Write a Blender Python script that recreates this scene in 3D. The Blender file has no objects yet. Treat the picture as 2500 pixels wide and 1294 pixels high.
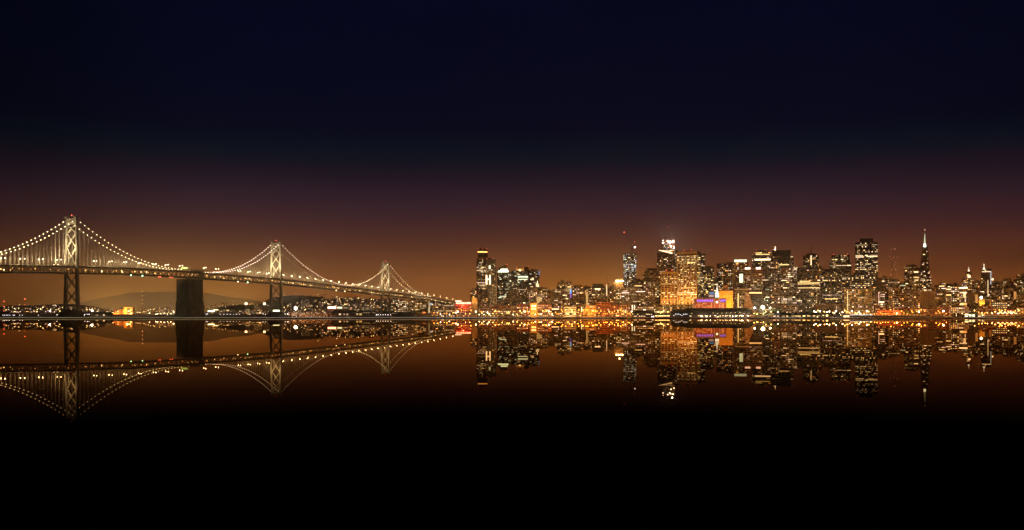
import bpy, bmesh, math, random
from mathutils import Vector, Matrix
S = bpy.context.scene
C = S.collection
R = math.radians
random.seed(7)
# ------------------------------------------------------------------ camera, sky, exposure
F = 2273.0            # focal length in source pixels (source frame 2500 x 1294)
HZ = 774.6            # row of the horizon
CH = 1.9              # camera height above the water
cd = bpy.data.cameras.new('camera'); cam = bpy.data.objects.new('camera', cd); C.objects.link(cam)
cam.location = (0, 0, CH); cam.rotation_euler = (R(90), 0, 0)
cd.sensor_width = 36; cd.lens = 36 * F / 2500; cd.shift_y = (HZ - 647) / 2500
cd.clip_start = 1; cd.clip_end = 90000
S.camera = cam
S.view_settings.view_transform = 'Standard'; S.view_settings.look = 'None'
S.view_settings.exposure = 0; S.view_settings.gamma = 1
S.cycles.sample_clamp_indirect = 2
S.cycles.sample_clamp_direct = 14

def lin(c):
    return tuple((v / 255 / 12.92) if v / 255 <= .04045 else ((v / 255 + .055) / 1.055) ** 2.4 for v in c)

w = bpy.data.worlds.new('World'); S.world = w; w.use_nodes = True
nt = w.node_tree; nt.nodes.clear()
def N(t, **k):
    n = nt.nodes.new(t)
    for a, b in k.items(): setattr(n, a, b)
    return n
def mth(op, a, b=None, c=None, clamp=False):
    n = N('ShaderNodeMath', operation=op); n.use_clamp = clamp
    for i, v in enumerate((a, b, c)):
        if v is None: continue
        if isinstance(v, (int, float)): n.inputs[i].default_value = v
        else: nt.links.new(v, n.inputs[i])
    return n.outputs[0]
tc = N('ShaderNodeTexCoord'); sp = N('ShaderNodeSeparateXYZ'); nt.links.new(tc.outputs['Generated'], sp.inputs[0])
X, Y, Z = sp.outputs
hor = mth('SQRT', mth('ADD', mth('MULTIPLY', X, X), mth('MULTIPLY', Y, Y)))
tanE = mth('DIVIDE', Z, mth('MAXIMUM', hor, .001))
az = mth('ARCTAN2', X, Y)
rp = N('ShaderNodeValToRGB'); cr = rp.color_ramp; cr.interpolation = 'LINEAR'
stops = [(775, (128, 68, 24)), (740, (124, 66, 23)), (700, (117, 61, 23)), (650, (95, 50, 28)), (600, (76, 39, 33)), (555, (60, 32, 36)),
         (500, (45, 28, 39)), (455, (32, 21, 34)), (420, (21, 17, 30)), (395, (8, 16, 29)), (365, (2, 14, 28)), (325, (3, 7, 26)), (0, (5, 7, 27))]
while len(cr.elements) < len(stops): cr.elements.new(.5)
for e, (row, col) in zip(cr.elements, stops):
    e.position = max(0, (HZ - row) / F / .35); e.color = (*lin(col), 1)
nt.links.new(mth('DIVIDE', mth('MAXIMUM', tanE, 0), .35), rp.inputs[0])
def lobe(px, wpx, hrow, col):
    a0 = math.atan((px - 1250) / F); wa = wpx / F
    d = mth('DIVIDE', mth('SUBTRACT', az, a0), wa)
    g = mth('POWER', 2.718, mth('MULTIPLY', mth('MULTIPLY', d, d), -1))
    q = mth('DIVIDE', mth('MAXIMUM', tanE, 0), hrow / F)
    h = mth('POWER', 2.718, mth('MULTIPLY', mth('MULTIPLY', q, q), -1))
    m = N('ShaderNodeMix', data_type='RGBA'); m.inputs[6].default_value = (0, 0, 0, 1); m.inputs[7].default_value = (*col, 1)
    nt.links.new(mth('MULTIPLY', g, h), m.inputs[0]); return m.outputs[2]
def addc(a, b, mode='ADD', f=1.0):
    m = N('ShaderNodeMix', data_type='RGBA', blend_type=mode)
    if isinstance(f, float): m.inputs[0].default_value = f
    else: nt.links.new(f, m.inputs[0])
    nt.links.new(a, m.inputs[6])
    if isinstance(b, tuple): m.inputs[7].default_value = b
    else: nt.links.new(b, m.inputs[7])
    return m.outputs[2]
col = rp.outputs[0]
col = addc(col, lobe(420, 340, 120, (.105, .066, .010)))
col = addc(col, lobe(300, 120, 45, (.14, .088, .010)))
col = addc(col, lobe(1400, 380, 130, (.10, .046, .004)))
col = addc(col, lobe(1850, 500, 70, (.05, .016, .000)))
# thin low cloud bank to the right, slightly darker than the glow
mp = N('ShaderNodeCombineXYZ'); nt.links.new(mth('MULTIPLY', az, 7), mp.inputs[0]); nt.links.new(mth('MULTIPLY', tanE, 52), mp.inputs[1])
nz = N('ShaderNodeTexNoise'); nz.inputs['Scale'].default_value = 1.6; nz.inputs['Detail'].default_value = 4; nt.links.new(mp.outputs[0], nz.inputs['Vector'])
band = mth('SUBTRACT', 1, mth('MULTIPLY', mth('ABSOLUTE', mth('SUBTRACT', tanE, 105 / F)), F / 50), clamp=True)
side = mth('MULTIPLY', mth('SUBTRACT', az, .22), 6, clamp=True)
thr = mth('MULTIPLY', mth('SUBTRACT', nz.outputs[0], .44), 7, clamp=True)
cf = mth('MULTIPLY', mth('MULTIPLY', band, side), mth('MULTIPLY', thr, .70))
col = addc(col, (*lin((62, 30, 20)), 1), 'MIX', cf)
# very wide soft mottling so that the night sky is not perfectly even
mq = N('ShaderNodeCombineXYZ'); nt.links.new(mth('MULTIPLY', az, 3), mq.inputs[0]); nt.links.new(mth('MULTIPLY', tanE, 14), mq.inputs[1])
nq = N('ShaderNodeTexNoise'); nq.inputs['Scale'].default_value = 2; nq.inputs['Detail'].default_value = 5; nt.links.new(mq.outputs[0], nq.inputs['Vector'])
gain = mth('ADD', mth('MULTIPLY', nq.outputs[0], .34), .81)
# the glow belongs to the city side: weaker towards both edges of the view and over the dark bay behind
def sstep(v, a, b_):
    m = N('ShaderNodeMapRange', interpolation_type='SMOOTHSTEP'); nt.links.new(v, m.inputs['Value']); m.inputs['From Min'].default_value = a; m.inputs['From Max'].default_value = b_
    return m.outputs[0]
eL = mth('SUBTRACT', 1, mth('MULTIPLY', sstep(az, -.28, -.52), .42))
eR = mth('SUBTRACT', 1, mth('MULTIPLY', sstep(az, .30, .52), .16))
bk = mth('SUBTRACT', 1, mth('MULTIPLY', sstep(mth('ABSOLUTE', az), .62, 1.3), .62))
gain = mth('MULTIPLY', gain, mth('MULTIPLY', bk, mth('MULTIPLY', eL, eR)))
# the night air (see haze) dims whatever shines through it, so the glow behind it is that much stronger
path = mth('MINIMUM', mth('DIVIDE', 690, mth('MAXIMUM', tanE, .001)), 27000)
thru = mth('POWER', 2.718, mth('MULTIPLY', path, -4.2e-5))
boost = mth('DIVIDE', 1, mth('ADD', mth('MULTIPLY', thru, .62), .38))
bg = N('ShaderNodeBackground'); nt.links.new(col, bg.inputs[0]); nt.links.new(mth('MULTIPLY', gain, boost), bg.inputs[1])
# last trace of twilight from the sun far below the horizon
sky = N('ShaderNodeTexSky', sky_type='NISHITA'); sky.sun_disc = False; sky.sun_elevation = R(-12); sky.sun_rotation = R(180)
bg2 = N('ShaderNodeBackground'); nt.links.new(sky.outputs[0], bg2.inputs[0]); bg2.inputs[1].default_value = .02
ad = N('ShaderNodeAddShader'); nt.links.new(bg.outputs[0], ad.inputs[0]); nt.links.new(bg2.outputs[0], ad.inputs[1])
wo = N('ShaderNodeOutputWorld'); nt.links.new(ad.outputs[0], wo.inputs[0])

# ------------------------------------------------------------------ helpers
def P(px, row, y): return Vector(((px - 1250) * y / F, y, CH + (HZ - row) * y / F))
def Hz(row, y): return CH + (HZ - row) * y / F
MATS = {}
def mat(name, colr, rough=.7, metal=0, noise=.25, scale=.2, emit=None, es=0, spec=.5):
    if name in MATS: return MATS[name]
    m = bpy.data.materials.new(name); m.use_nodes = True; t = m.node_tree; b = t.nodes['Principled BSDF']
    b.inputs['Roughness'].default_value = rough; b.inputs['Metallic'].default_value = metal
    b.inputs['Specular IOR Level'].default_value = spec
    if noise:
        c = t.nodes.new('ShaderNodeTexCoord'); n = t.nodes.new('ShaderNodeTexNoise'); n.inputs['Scale'].default_value = scale; n.inputs['Detail'].default_value = 5
        r = t.nodes.new('ShaderNodeValToRGB')
        r.color_ramp.elements[0].position = .3; r.color_ramp.elements[1].position = .7
        r.color_ramp.elements[0].color = (*[v * (1 - noise) for v in colr], 1); r.color_ramp.elements[1].color = (*[min(1, v * (1 + noise)) for v in colr], 1)
        t.links.new(c.outputs['Object'], n.inputs[0]); t.links.new(n.outputs[0], r.inputs[0]); t.links.new(r.outputs[0], b.inputs['Base Color'])
    else: b.inputs['Base Color'].default_value = (*colr, 1)
    if emit:
        b.inputs['Emission Color'].default_value = (*emit, 1); b.inputs['Emission Strength'].default_value = es
        m.cycles.emission_sampling = 'NONE'
    MATS[name] = m; return m
def glow(name, colr, s): return mat(name, tuple(v * .3 for v in colr), .5, noise=0, emit=colr, es=s)

class MB:
    def __init__(s): s.v = []; s.f = []; s.mi = []
    def poly(s, pts, m=0):
        k = len(s.v); s.v += [tuple(p) for p in pts]; s.f.append(tuple(range(k, k + len(pts)))); s.mi.append(m)
    def box(s, x0, x1, y0, y1, z0, z1, m=0):
        k = len(s.v)
        s.v += [(x0, y0, z0), (x1, y0, z0), (x1, y1, z0), (x0, y1, z0), (x0, y0, z1), (x1, y0, z1), (x1, y1, z1), (x0, y1, z1)]
        for q in ((0, 3, 2, 1), (4, 5, 6, 7), (0, 1, 5, 4), (1, 2, 6, 5), (2, 3, 7, 6), (3, 0, 4, 7)):
            s.f.append(tuple(k + i for i in q)); s.mi.append(m)
    def hexa(s, a, b, m=0):   # bottom ring a, top ring b
        k = len(s.v); n = len(a); s.v += [tuple(p) for p in a] + [tuple(p) for p in b]
        s.f.append(tuple(k + i for i in reversed(range(n)))); s.f.append(tuple(k + n + i for i in range(n))); s.mi += [m, m]
        for i in range(n):
            j = (i + 1) % n; s.f.append((k + i, k + j, k + n + j, k + n + i)); s.mi.append(m)
    def bar(s, a, b, r, n=6, m=0, r2=None):
        a = Vector(a); b = Vector(b); d = (b - a)
        if d.length < 1e-6: return
        d.normalize(); u = d.orthogonal().normalized(); v = d.cross(u)
        if r2 is None: r2 = r
        ra = [a + (u * math.cos(2 * math.pi * i / n) + v * math.sin(2 * math.pi * i / n)) * r for i in range(n)]
        rb = [b + (u * math.cos(2 * math.pi * i / n) + v * math.sin(2 * math.pi * i / n)) * r2 for i in range(n)]
        s.hexa(ra, rb, m)
    def beam(s, a, b, wd, th, side, m=0):   # rectangular bar; side = unit vector across the bracing plane
        a = Vector(a); b = Vector(b); d = (b - a).normalized(); sd = Vector(side).normalized(); up = d.cross(sd).normalized()
        f = lambda p: [p + sd * th / 2 + up * wd / 2, p - sd * th / 2 + up * wd / 2, p - sd * th / 2 - up * wd / 2, p + sd * th / 2 - up * wd / 2]
        s.hexa(f(a), f(b), m)
    def lathe(s, c, prof, n=12, m=0):
        k = len(s.v); c = Vector(c)
        for r, z in prof:
            for i in range(n):
                a = 2 * math.pi * i / n; s.v.append((c.x + r * math.cos(a), c.y + r * math.sin(a), c.z + z))
        for j in range(len(prof) - 1):
            for i in range(n):
                q = (i + 1) % n; s.f.append((k + j * n + i, k + j * n + q, k + (j + 1) * n + q, k + (j + 1) * n + i)); s.mi.append(m)
        s.f.append(tuple(k + i for i in reversed(range(n)))); s.f.append(tuple(k + (len(prof) - 1) * n + i for i in range(n))); s.mi += [m, m]
    def ball(s, c, r, n=8, m=0):
        s.lathe(c, [(r * .02, -r)] + [(r * math.cos(R(a)), r * math.sin(R(a))) for a in (-60, -30, 0, 30, 60)] + [(r * .02, r)], n, m)
    def mesh(s, name, mats):
        me = bpy.data.meshes.new(name); me.from_pydata(s.v, [], s.f)
        for m in (mats if isinstance(mats, (list, tuple)) else [mats]): me.materials.append(m)
        me.polygons.foreach_set('material_index', s.mi); me.update(); return me
    def build(s, name, mats, parent=None, loc=None):
        return link(name, s.mesh(name, mats), parent, loc)
def link(name, data, parent=None, loc=None, rz=0, scale=None):
    o = bpy.data.objects.new(name, data); C.objects.link(o)
    if parent: o.parent = parent
    if loc is not None: o.location = loc
    if rz: o.rotation_euler = (0, 0, rz)
    if scale: o.scale = scale
    return o
def tag(o, label, cat, group=None):
    o['label'] = label; o['category'] = cat
    if group: o['group'] = group
    return o
def thing(name, label, cat, loc=(0, 0, 0), rz=0, group=None):
    o = link(name, None, None, loc, rz); o.empty_display_size = 5
    return tag(o, label, cat, group)
def structure(o): o['kind'] = 'structure'; return o
def copy_tree(o, parent=None):
    c = o.copy(); C.objects.link(c)
    if parent: c.parent = parent
    for ch in list(o.children): copy_tree(ch, c)
    return c
def lamp(kind, energy, colr, parent, loc, size=.5, spot=None, blend=.5, aim=None):
    l = bpy.data.lights.new('lamp_light', kind); l.energy = energy; l.color = colr
    if kind in ('POINT', 'SPOT'): l.shadow_soft_size = size
    if spot: l.spot_size = R(spot); l.spot_blend = blend
    o = link('lamp_light', l, parent, loc)
    if aim is not None: o.rotation_euler = (Vector(aim) - Vector(loc)).to_track_quat('-Z', 'Y').to_euler()
    return o
def text_mesh(txt, size, ext):
    cu = bpy.data.curves.new('lettering', 'FONT'); cu.body = txt; cu.size = size; cu.extrude = ext; cu.align_x = 'CENTER'
    o = bpy.data.objects.new('lettering', cu); C.objects.link(o)
    me = bpy.data.meshes.new_from_object(o.evaluated_get(bpy.context.evaluated_depsgraph_get()))
    bpy.data.objects.remove(o); return me

# ------------------------------------------------------------------ materials
steel = mat('silver_paint', (.32, .28, .21), .5, .1, .12, .1)
darksteel = mat('dark_steel', (.10, .085, .07), .6, .3, .2, .1)
concrete = mat('concrete', (.12, .08, .055), .85, 0, .45, .09)
piercon = mat('pier_concrete', (.12, .09, .075), .9, 0, .3, .05)
asphalt = mat('asphalt', (.05, .05, .05), .9, 0, .2, .1)
soil = mat('waterfront_ground', (.07, .055, .045), .9, 0, .3, .02)
hillmat = mat('hill_scrub', (.30, .19, .08), 1, 0, .4, .01)
glass_d = mat('dark_glass', (.012, .010, .010), .18, 0, 0, spec=.6)
leafm = mat('leaves', (.06, .07, .025), .8, 0, .5, .8)
bark = mat('bark', (.09, .06, .04), .9, 0, .3, 1)
blackhull = mat('dark_hull', (.03, .028, .03), .5, 0, .2, .2)
bead_w = glow('bead_warm', (1, .76, .40), 11)
bead_p = glow('bead_pink', (1, .74, .56), 11)
head_y = glow('lamp_yellow', (1, .56, .14), 8)
head_o = glow('lamp_sodium', (1, .31, .04), 6)
head_w = glow('lamp_white', (.95, .85, .9), 9)
head_c = glow('lamp_cream', (1, .82, .50), 30)
red_b = glow('beacon_red', (1, .12, .06), 5)
WC = {'w': (1, .70, .38), 'y': (1, .66, .24), 'g': (.86, .95, .62), 'c': (.92, .92, 1), 'o': (1, .42, .10), 'p': (1, .62, .48), 'v': (.42, .16, 1), 'b': (.25, .5, 1), 'r': (1, .12, .05)}
def wmat(k, lv):
    return glow('window_%s_%d' % (k, lv), WC[k], (.62, 1.7, 3.6, 9, .24)[lv])
WALL = {'brown': (.34, .125, .042), 'dark': (.14, .050, .020), 'tan': (.46, .23, .09), 'gold': (.66, .35, .07), 'brick': (.42, .09, .026),
        'grey': (.22, .14, .09), 'pale': (.58, .39, .21), 'black': (.03, .014, .009), 'red': (.46, .05, .015)}
def wall(k): return mat('wall_' + k, WALL[k], .75, 0, .22, .08)

# ------------------------------------------------------------------ water and land
wm = bpy.data.materials.new('calm_water'); wm.use_nodes = True; t = wm.node_tree; t.nodes.clear()
fr = t.nodes.new('ShaderNodeFresnel'); fr.inputs[0].default_value = 1.016
gl = t.nodes.new('ShaderNodeBsdfGlossy'); gl.inputs['Roughness'].default_value = .0; gl.inputs['Color'].default_value = (.98, .72, .46, 1)
df = t.nodes.new('ShaderNodeBsdfDiffuse'); df.inputs[0].default_value = (.0006, .0005, .0006, 1)
mx = t.nodes.new('ShaderNodeMixShader'); ou = t.nodes.new('ShaderNodeOutputMaterial')
mr_ = t.nodes.new('ShaderNodeMapRange'); mr_.inputs['From Min'].default_value = .105; mr_.inputs['From Max'].default_value = .98
t.links.new(fr.outputs[0], mr_.inputs['Value']); t.links.new(mr_.outputs[0], mx.inputs[0]); t.links.new(df.outputs[0], mx.inputs[1]); t.links.new(gl.outputs[0], mx.inputs[2]); t.links.new(mx.outputs[0], ou.inputs[0])
b = MB(); b.poly([(-30000, -4000, 0), (30000, -4000, 0), (30000, 60000, 0), (-30000, 60000, 0)])
structure(b.build('water', wm))
shore = [(-4200, 3650), (-1500, 3650), (-900, 3560), (-700, 3000), (-300, 2880), (-230, 2300), (200, 2180), (1400, 2120), (2600, 2100)]
b = MB(); top = [(x, y, 3) for x, y in shore] + [(9000, 2300, 3), (16000, 29000, 3), (-22000, 29000, 3), (-12000, 3900, 3)]
b.poly(top)
for i in range(len(top)):
    a, c = top[i], top[(i + 1) % len(top)]; b.poly([(a[0], a[1], -2), (c[0], c[1], -2), c, a])
structure(b.build('ground', soil))
road = MB()
for (x0, y0), (x1, y1) in zip(shore[4:-1], shore[5:]):
    road.poly([(x0, y0 + 30, 3.004), (x1, y1 + 30, 3.004), (x1, y1 + 55, 3.004), (x0, y0 + 55, 3.004)])
structure(road.build('road', asphalt))

def hill(name, prof, y, depth, seed, m=None, rough=1.2):
    rnd = random.Random(seed); mb = MB(); cols = []
    px = prof[0][0]; xs = []
    step = max(4, (prof[-1][0] - prof[0][0]) / 90)
    while px <= prof[-1][0]: xs.append(px); px += step
    rows = 12; prev = 0
    for p in xs:
        for (a, ra), (c, rc) in zip(prof, prof[1:]):
            if a <= p <= c:
                q = (p - a) / (c - a); q = q * q * (3 - 2 * q); r0 = ra + (rc - ra) * q
        prev = prev * .6 + rnd.uniform(-rough, rough)
        h = max(3.5, Hz(r0 + prev, y)); colm = []
        for j in range(rows + 1):
            t_ = j / rows; yy = y + depth * (t_ - .5); bell = math.sin(math.pi * t_) ** .8 if 0 < t_ < 1 else 0
            colm.append(((p - 1250) * y / F, yy, 2.5 + (h - 2.5) * bell * (1 if j == rows / 2 else 1 + rnd.uniform(-.04, .03))))
        cols.append(colm)
    k = 0
    for colm in cols: mb.v += colm
    for i in range(len(cols) - 1):
        for j in range(rows):
            a = i * (rows + 1) + j; mb.f.append((a, a + rows + 1, a + rows + 2, a + 1)); mb.mi.append(0)
    o = mb.build(name, m or hillmat)
    for p in o.data.polygons: p.use_smooth = True
    structure(o); return cols
hill('hills', [(60, 772), (155, 748), (215, 741), (262, 728), (300, 722), (340, 714), (430, 713), (500, 716), (580, 727), (680, 745), (760, 772)], 24000, 5000, 3, rough=.5)
hill('hill', [(-200, 760), (0, 750), (100, 747), (150, 742), (190, 745), (260, 765), (300, 773)], 5600, 1300, 5, rough=.5)
hill('hill', [(640, 772), (685, 725), (720, 722), (770, 724), (800, 729), (860, 727), (930, 731), (1010, 735), (1090, 738), (1160, 741), (1200, 772)], 4700, 1100, 9, rough=.9)
hill('hill', [(2120, 772), (2230, 715), (2310, 700), (2350, 697), (2420, 702), (2600, 698), (2700, 740)], 5200, 1300, 12, rough=.8)
hill('hill', [(500, 772), (560, 748), (600, 744), (640, 747), (700, 755), (740, 772)], 5200, 800, 14, rough=.4)
# ------------------------------------------------------------------ the bridge
INV = [(-420, 2.05), (0, 1.711), (175, 1.570), (464, 1.337), (674, 1.168), (941, .862), (1048, .74), (1120, .665)]
DROW = [(-420, 651), (0, 646.5), (175, 650), (300, 653.5), (430, 661), (520, 668), (674, 680), (800, 694.5), (941, 712.5), (1048, 725.5), (1120, 740)]
def interp(tab, x):
    for (a, ya), (c, yc) in zip(tab, tab[1:]):
        if x <= c: return ya + (yc - ya) * (x - a) / (c - a)
    return tab[-1][1]
def bp(px, off=0.0, z=None):
    """point on the bridge line seen at column px, off metres towards the viewer's right"""
    y = F / interp(INV, px); c = Vector(((px - 1250) * y / F, y))
    y2 = F / interp(INV, px + 6); y1 = F / interp(INV, px - 6)
    d = Vector(((px + 6 - 1250) * y2 / F, y2)) - Vector(((px - 6 - 1250) * y1 / F, y1)); d.normalize()
    n = Vector((d.y, -d.x)); q = c + n * off
    return Vector((q.x, q.y, z if z is not None else Hz(interp(DROW, px), y))), d, n
BO = Vector((0, 0, 0))
bridge = thing('suspension_bridge', 'long double deck suspension bridge strung with lights crossing the water at left', 'bridge', (-493, 1946, 0))
B0 = Vector((-493, 1946, 0))
def rel(v): return Vector(v) - B0
TH = 12.0     # depth of the double deck
HW = 9.6      # half distance between the cables
# --- deck
samples = [-400, -300, -200, -100, 0, 60, 120, 175, 230, 300, 370, 430, 464, 520, 600, 674, 740, 800, 870, 941, 1000, 1048, 1085, 1120]
def fine(a, z, stepm):
    out = [a]; p = a
    while p < z:
        q = p + .5
        while q < z and (bp(q)[0] - bp(p)[0]).length < stepm: q += .25
        out.append(min(q, z)); p = q
    return out
deckm = MB(); truss = MB(); dl = MB(); rails = {-9.7: MB(), 9.7: MB()}
pts = fine(-400, 1120, 11)
def quadstrip(mb, pa, pb, zl, zh, hw):
    (a, da, na), (c, dc, nc) = pa, pb
    f = lambda p, n, o, z: Vector((p.x, p.y, 0)) + Vector((n.x, n.y, 0)) * o + Vector((0, 0, p.z + z)) - B0
    A = [f(a, na, -hw, zl), f(a, na, hw, zl), f(c, nc, hw, zl), f(c, nc, -hw, zl)]
    Bb = [f(a, na, -hw, zh), f(a, na, hw, zh), f(c, nc, hw, zh), f(c, nc, -hw, zh)]
    mb.hexa(A, Bb)
L = [bp(p) for p in pts]
for i in range(len(L) - 1):
    quadstrip(deckm, L[i], L[i + 1], -1.7, 0, 9.9)
    quadstrip(deckm, L[i], L[i + 1], -TH, -TH + 2.2, 9.9)
    for sd in (-1, 1):
        a, da, na = L[i]; c, dc, nc = L[i + 1]
        A = rel(a) + Vector((na.x, na.y, 0)) * sd * 9.4; D = rel(c) + Vector((nc.x, nc.y, 0)) * sd * 9.4
        side = Vector((na.x, na.y, 0)); T0 = Vector((0, 0, -1.7)); T1 = Vector((0, 0, -TH + 2.2)); M = (A + D) / 2
        truss.beam(A + T0, A + T1, .9, .5, side); truss.beam(A + T1, M + T0, .75, .45, side); truss.beam(M + T0, D + T1, .75, .45, side)
    # safety rail along both edges of the upper deck
    for sd in (-9.7, 9.7):
        a, da, na = L[i]; c, dc, nc = L[i + 1]
        rails[sd].beam(rel(a) + Vector((na.x, na.y, 0)) * sd + Vector((0, 0, 1)), rel(c) + Vector((nc.x, nc.y, 0)) * sd + Vector((0, 0, 1)), .35, .12, Vector((na.x, na.y, 0)))
deck = deckm.build('deck', darksteel, bridge)
truss.build('side_truss', mat('truss_paint', (.26, .22, .17), .6, .1, .2, .1), deck)
[r_.build('railing', steel, deck) for r_ in rails.values()]
# lamps hung inside the lower deck, an endless row
rnd = random.Random(4)
for i in range(len(L) - 1):
    a, da, na = L[i]; c, dc, nc = L[i + 1]
    for k in range(2):
        if rnd.random() < .22: continue
        q = rel(a.lerp(c, (k + .5) / 2)) + Vector((na.x, na.y, 0)) * rnd.choice((5.5, 7.5, -3)) + Vector((0, 0, rnd.uniform(-7.6, -4.4)))
        s = rnd.uniform(.35, .95); dl.lathe(q, [(s * .4, -s), (s, -s * .3), (s, s * .3), (s * .4, s)], 6, rnd.choice((0, 0, 1, 2)))
o = dl.build('lower_deck_lamp', [glow('deck_amber', (1, .50, .12), 4.5), glow('deck_yellow', (1, .70, .28), 7), glow('deck_dim', (1, .35, .08), 2.2)], deck); o['kind'] = 'stuff'
# small navigation lights under the deck
for px, mm in ((309, glow('nav_green', (.4, 1, .55), 12)), (337, glow('nav_green', (.4, 1, .55), 12)), (377, red_b), (381, red_b), (405, red_b), (410, red_b), (571, bead_w), (595, glow('nav_green', (.4, 1, .55), 12)), (812, bead_w), (833, bead_w)):
    p, d, n = bp(px, 9.5); m_ = MB(); m_.lathe((0, 0, 0), [(.2, 1), (.8, .6), (.9, 0), (.4, -.8)], 8); m_.build('navigation_light', mm, deck, rel(p) + Vector((0, 0, -TH - .8)))
# --- towers
towertop = {}
def tower(px, toprow, label=None):
    y = F / interp(INV, px)
    k = 158.0 / (Hz(533, 1448))        # keep the proportions of the first tower
    p, d, n = bp(px)
    # the tower faces squarely across its own stretch of deck
    dd = Vector((d.x, d.y, 0)); nn = Vector((n.x, n.y, 0)); base = Vector((p.x, p.y, 0)) - B0
    zt = Hz(toprow, y); up = Vector((0, 0, 1))
    zd = p.z
    def half(z): return HW + (1 - z / zt) * 2.9
    legs = MB()
    for s in (-1, 1):
        prev = None
        for z in (12, zd * .45, zd - TH, zd, zd + (zt - zd) * .5, zt):
            q = 1 - z / zt; hw = 1.2 + 1.9 * q; hd = 1.5 + 2.0 * q
            c = base + nn * s * half(z) + up * z
            # a cross shaped plan: a wide web with a deeper core
            ring = [c + nn * a * hw + dd * e * hd for a, e in ((-1, -.62), (-.55, -.62), (-.55, -1), (.55, -1), (.55, -.62), (1, -.62), (1, .62), (.55, .62), (.55, 1), (-.55, 1), (-.55, .62), (-1, .62))]
            if prev: legs.hexa(prev, ring)
            prev = ring
        legs.hexa([base + nn * (s * half(zt) + a * 2.5) + dd * e * 4 + up * zt for a, e in ((-1, -1), (1, -1), (1, 1), (-1, 1))],
                  [base + nn * (s * half(zt) + a * 2.0) + dd * e * 3.4 + up * (zt + 3) for a, e in ((-1, -1), (1, -1), (1, 1), (-1, 1))])
    tw = legs.build('tower', steel, bridge)
    fr_ = lambda r: Hz(r, 1448) * zt / Hz(530, 1448)
    # X bracing, three above the deck and two below
    zs_up = [zd + 1, zd + (zt - zd) * .40, zd + (zt - zd) * .70, zt - 9]
    zs_dn = [zd - TH - 1, (zd - TH) * .60 + 3, 24]
    for z0, z1 in list(zip(zs_up, zs_up[1:])) + [(zs_dn[1], zs_dn[0]), (zs_dn[2], zs_dn[1])]:
        mb = MB()
        h0, h1 = half(z0) - 1.6, half(z1) - 1.6
        for s in (-1, 1):
            mb.beam(base - nn * s * h0 + up * z0 + dd * s * .3, base + nn * s * h1 + up * z1 + dd * s * .3, 1.45, 2.0, dd)
        cz = (z0 + z1) / 2
        mb.hexa([base + nn * a * 2.1 + dd * e * 1.8 + up * (cz - 2) for a, e in ((-1, -1), (1, -1), (1, 1), (-1, 1))], [base + nn * a * 2.1 + dd * e * 1.8 + up * (cz + 2) for a, e in ((-1, -1), (1, -1), (1, 1), (-1, 1))])
        mb.build('cross_brace', steel, tw)
    # top portal with square openings
    mb = MB(); h = half(zt) - 1.9
    for z in (zt - 1.2, zt - 5.6, zt - 8):
        mb.beam(base - nn * h + up * z, base + nn * h + up * z, 1.1 if z > zt - 7 else 2.2, 2.6, dd)
    for i in range(5):
        q = base + nn * (-h + 2 * h * (i + .5) / 5); mb.beam(q + up * (zt - 5.6), q + up * (zt - 1.2), .9, 2.4, dd)
    mb.build('top_portal', steel, tw)
    mb = MB(); mb.beam(base - nn * (half(20) - 2) + up * 20, base + nn * (half(20) - 2) + up * 20, 4.2, 5, dd); mb.build('lower_strut', steel, tw)
    # stepped concrete pier
    mb = MB()
    for (z0, z1, a0, a1) in ((-3, 4, 19.5, 19), (4, 9, 17.5, 16.2), (9, 14, 15.3, 14)):
        mb.hexa([base + nn * a * a0 + dd * e * a0 * .72 + up * z0 for a, e in ((-1, -.6), (-.7, -1), (.7, -1), (1, -.6), (1, .6), (.7, 1), (-.7, 1), (-1, .6))],
                [base + nn * a * a1 + dd * e * a1 * .72 + up * z1 for a, e in ((-1, -.6), (-.7, -1), (.7, -1), (1, -.6), (1, .6), (.7, 1), (-.7, 1), (-1, .6))])
    mb.build('pier', piercon, tw)
    mb = MB(); mb.bar((0, 0, 0), (0, 0, 4), .25); be = mb.build('beacon_mast', darksteel, tw, base + up * (zt + .0))
    mb = MB(); mb.ball((0, 0, 4.6), .8); mb.build('beacon', red_b, be)
    towertop[px] = (base, dd, nn, zt, half(zt) - .4, zd)
    # floodlights fixed to the deck that wash the upper tower
    for s in (-1, 1):
        fl = MB(); fl.box(-.6, .6, -.4, .4, 0, .9)
        fo = fl.build('floodlight', glow('flood_small', (1, .8, .5), 3), tw, base - dd * 30 + up * (zd + .6) + nn * s * 4)
        lamp('SPOT', 145000, (1, .80, .50), fo, (s * 1, 0, 1.5), .6, 100, .8, aim=tuple(dd * 13 + up * (zt - zd) * .55))
        lamp('SPOT', 260000, (1, .80, .48), fo, tuple(dd * 4 + nn * s * 5 + up * 1.5), .6, 85, .9, aim=tuple(dd * 30 + up * (zt - zd) * .7 + nn * s * 5))
    return tw
tower(175, 533); tower(674, 592.5); tower(941, 641.5)
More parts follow.
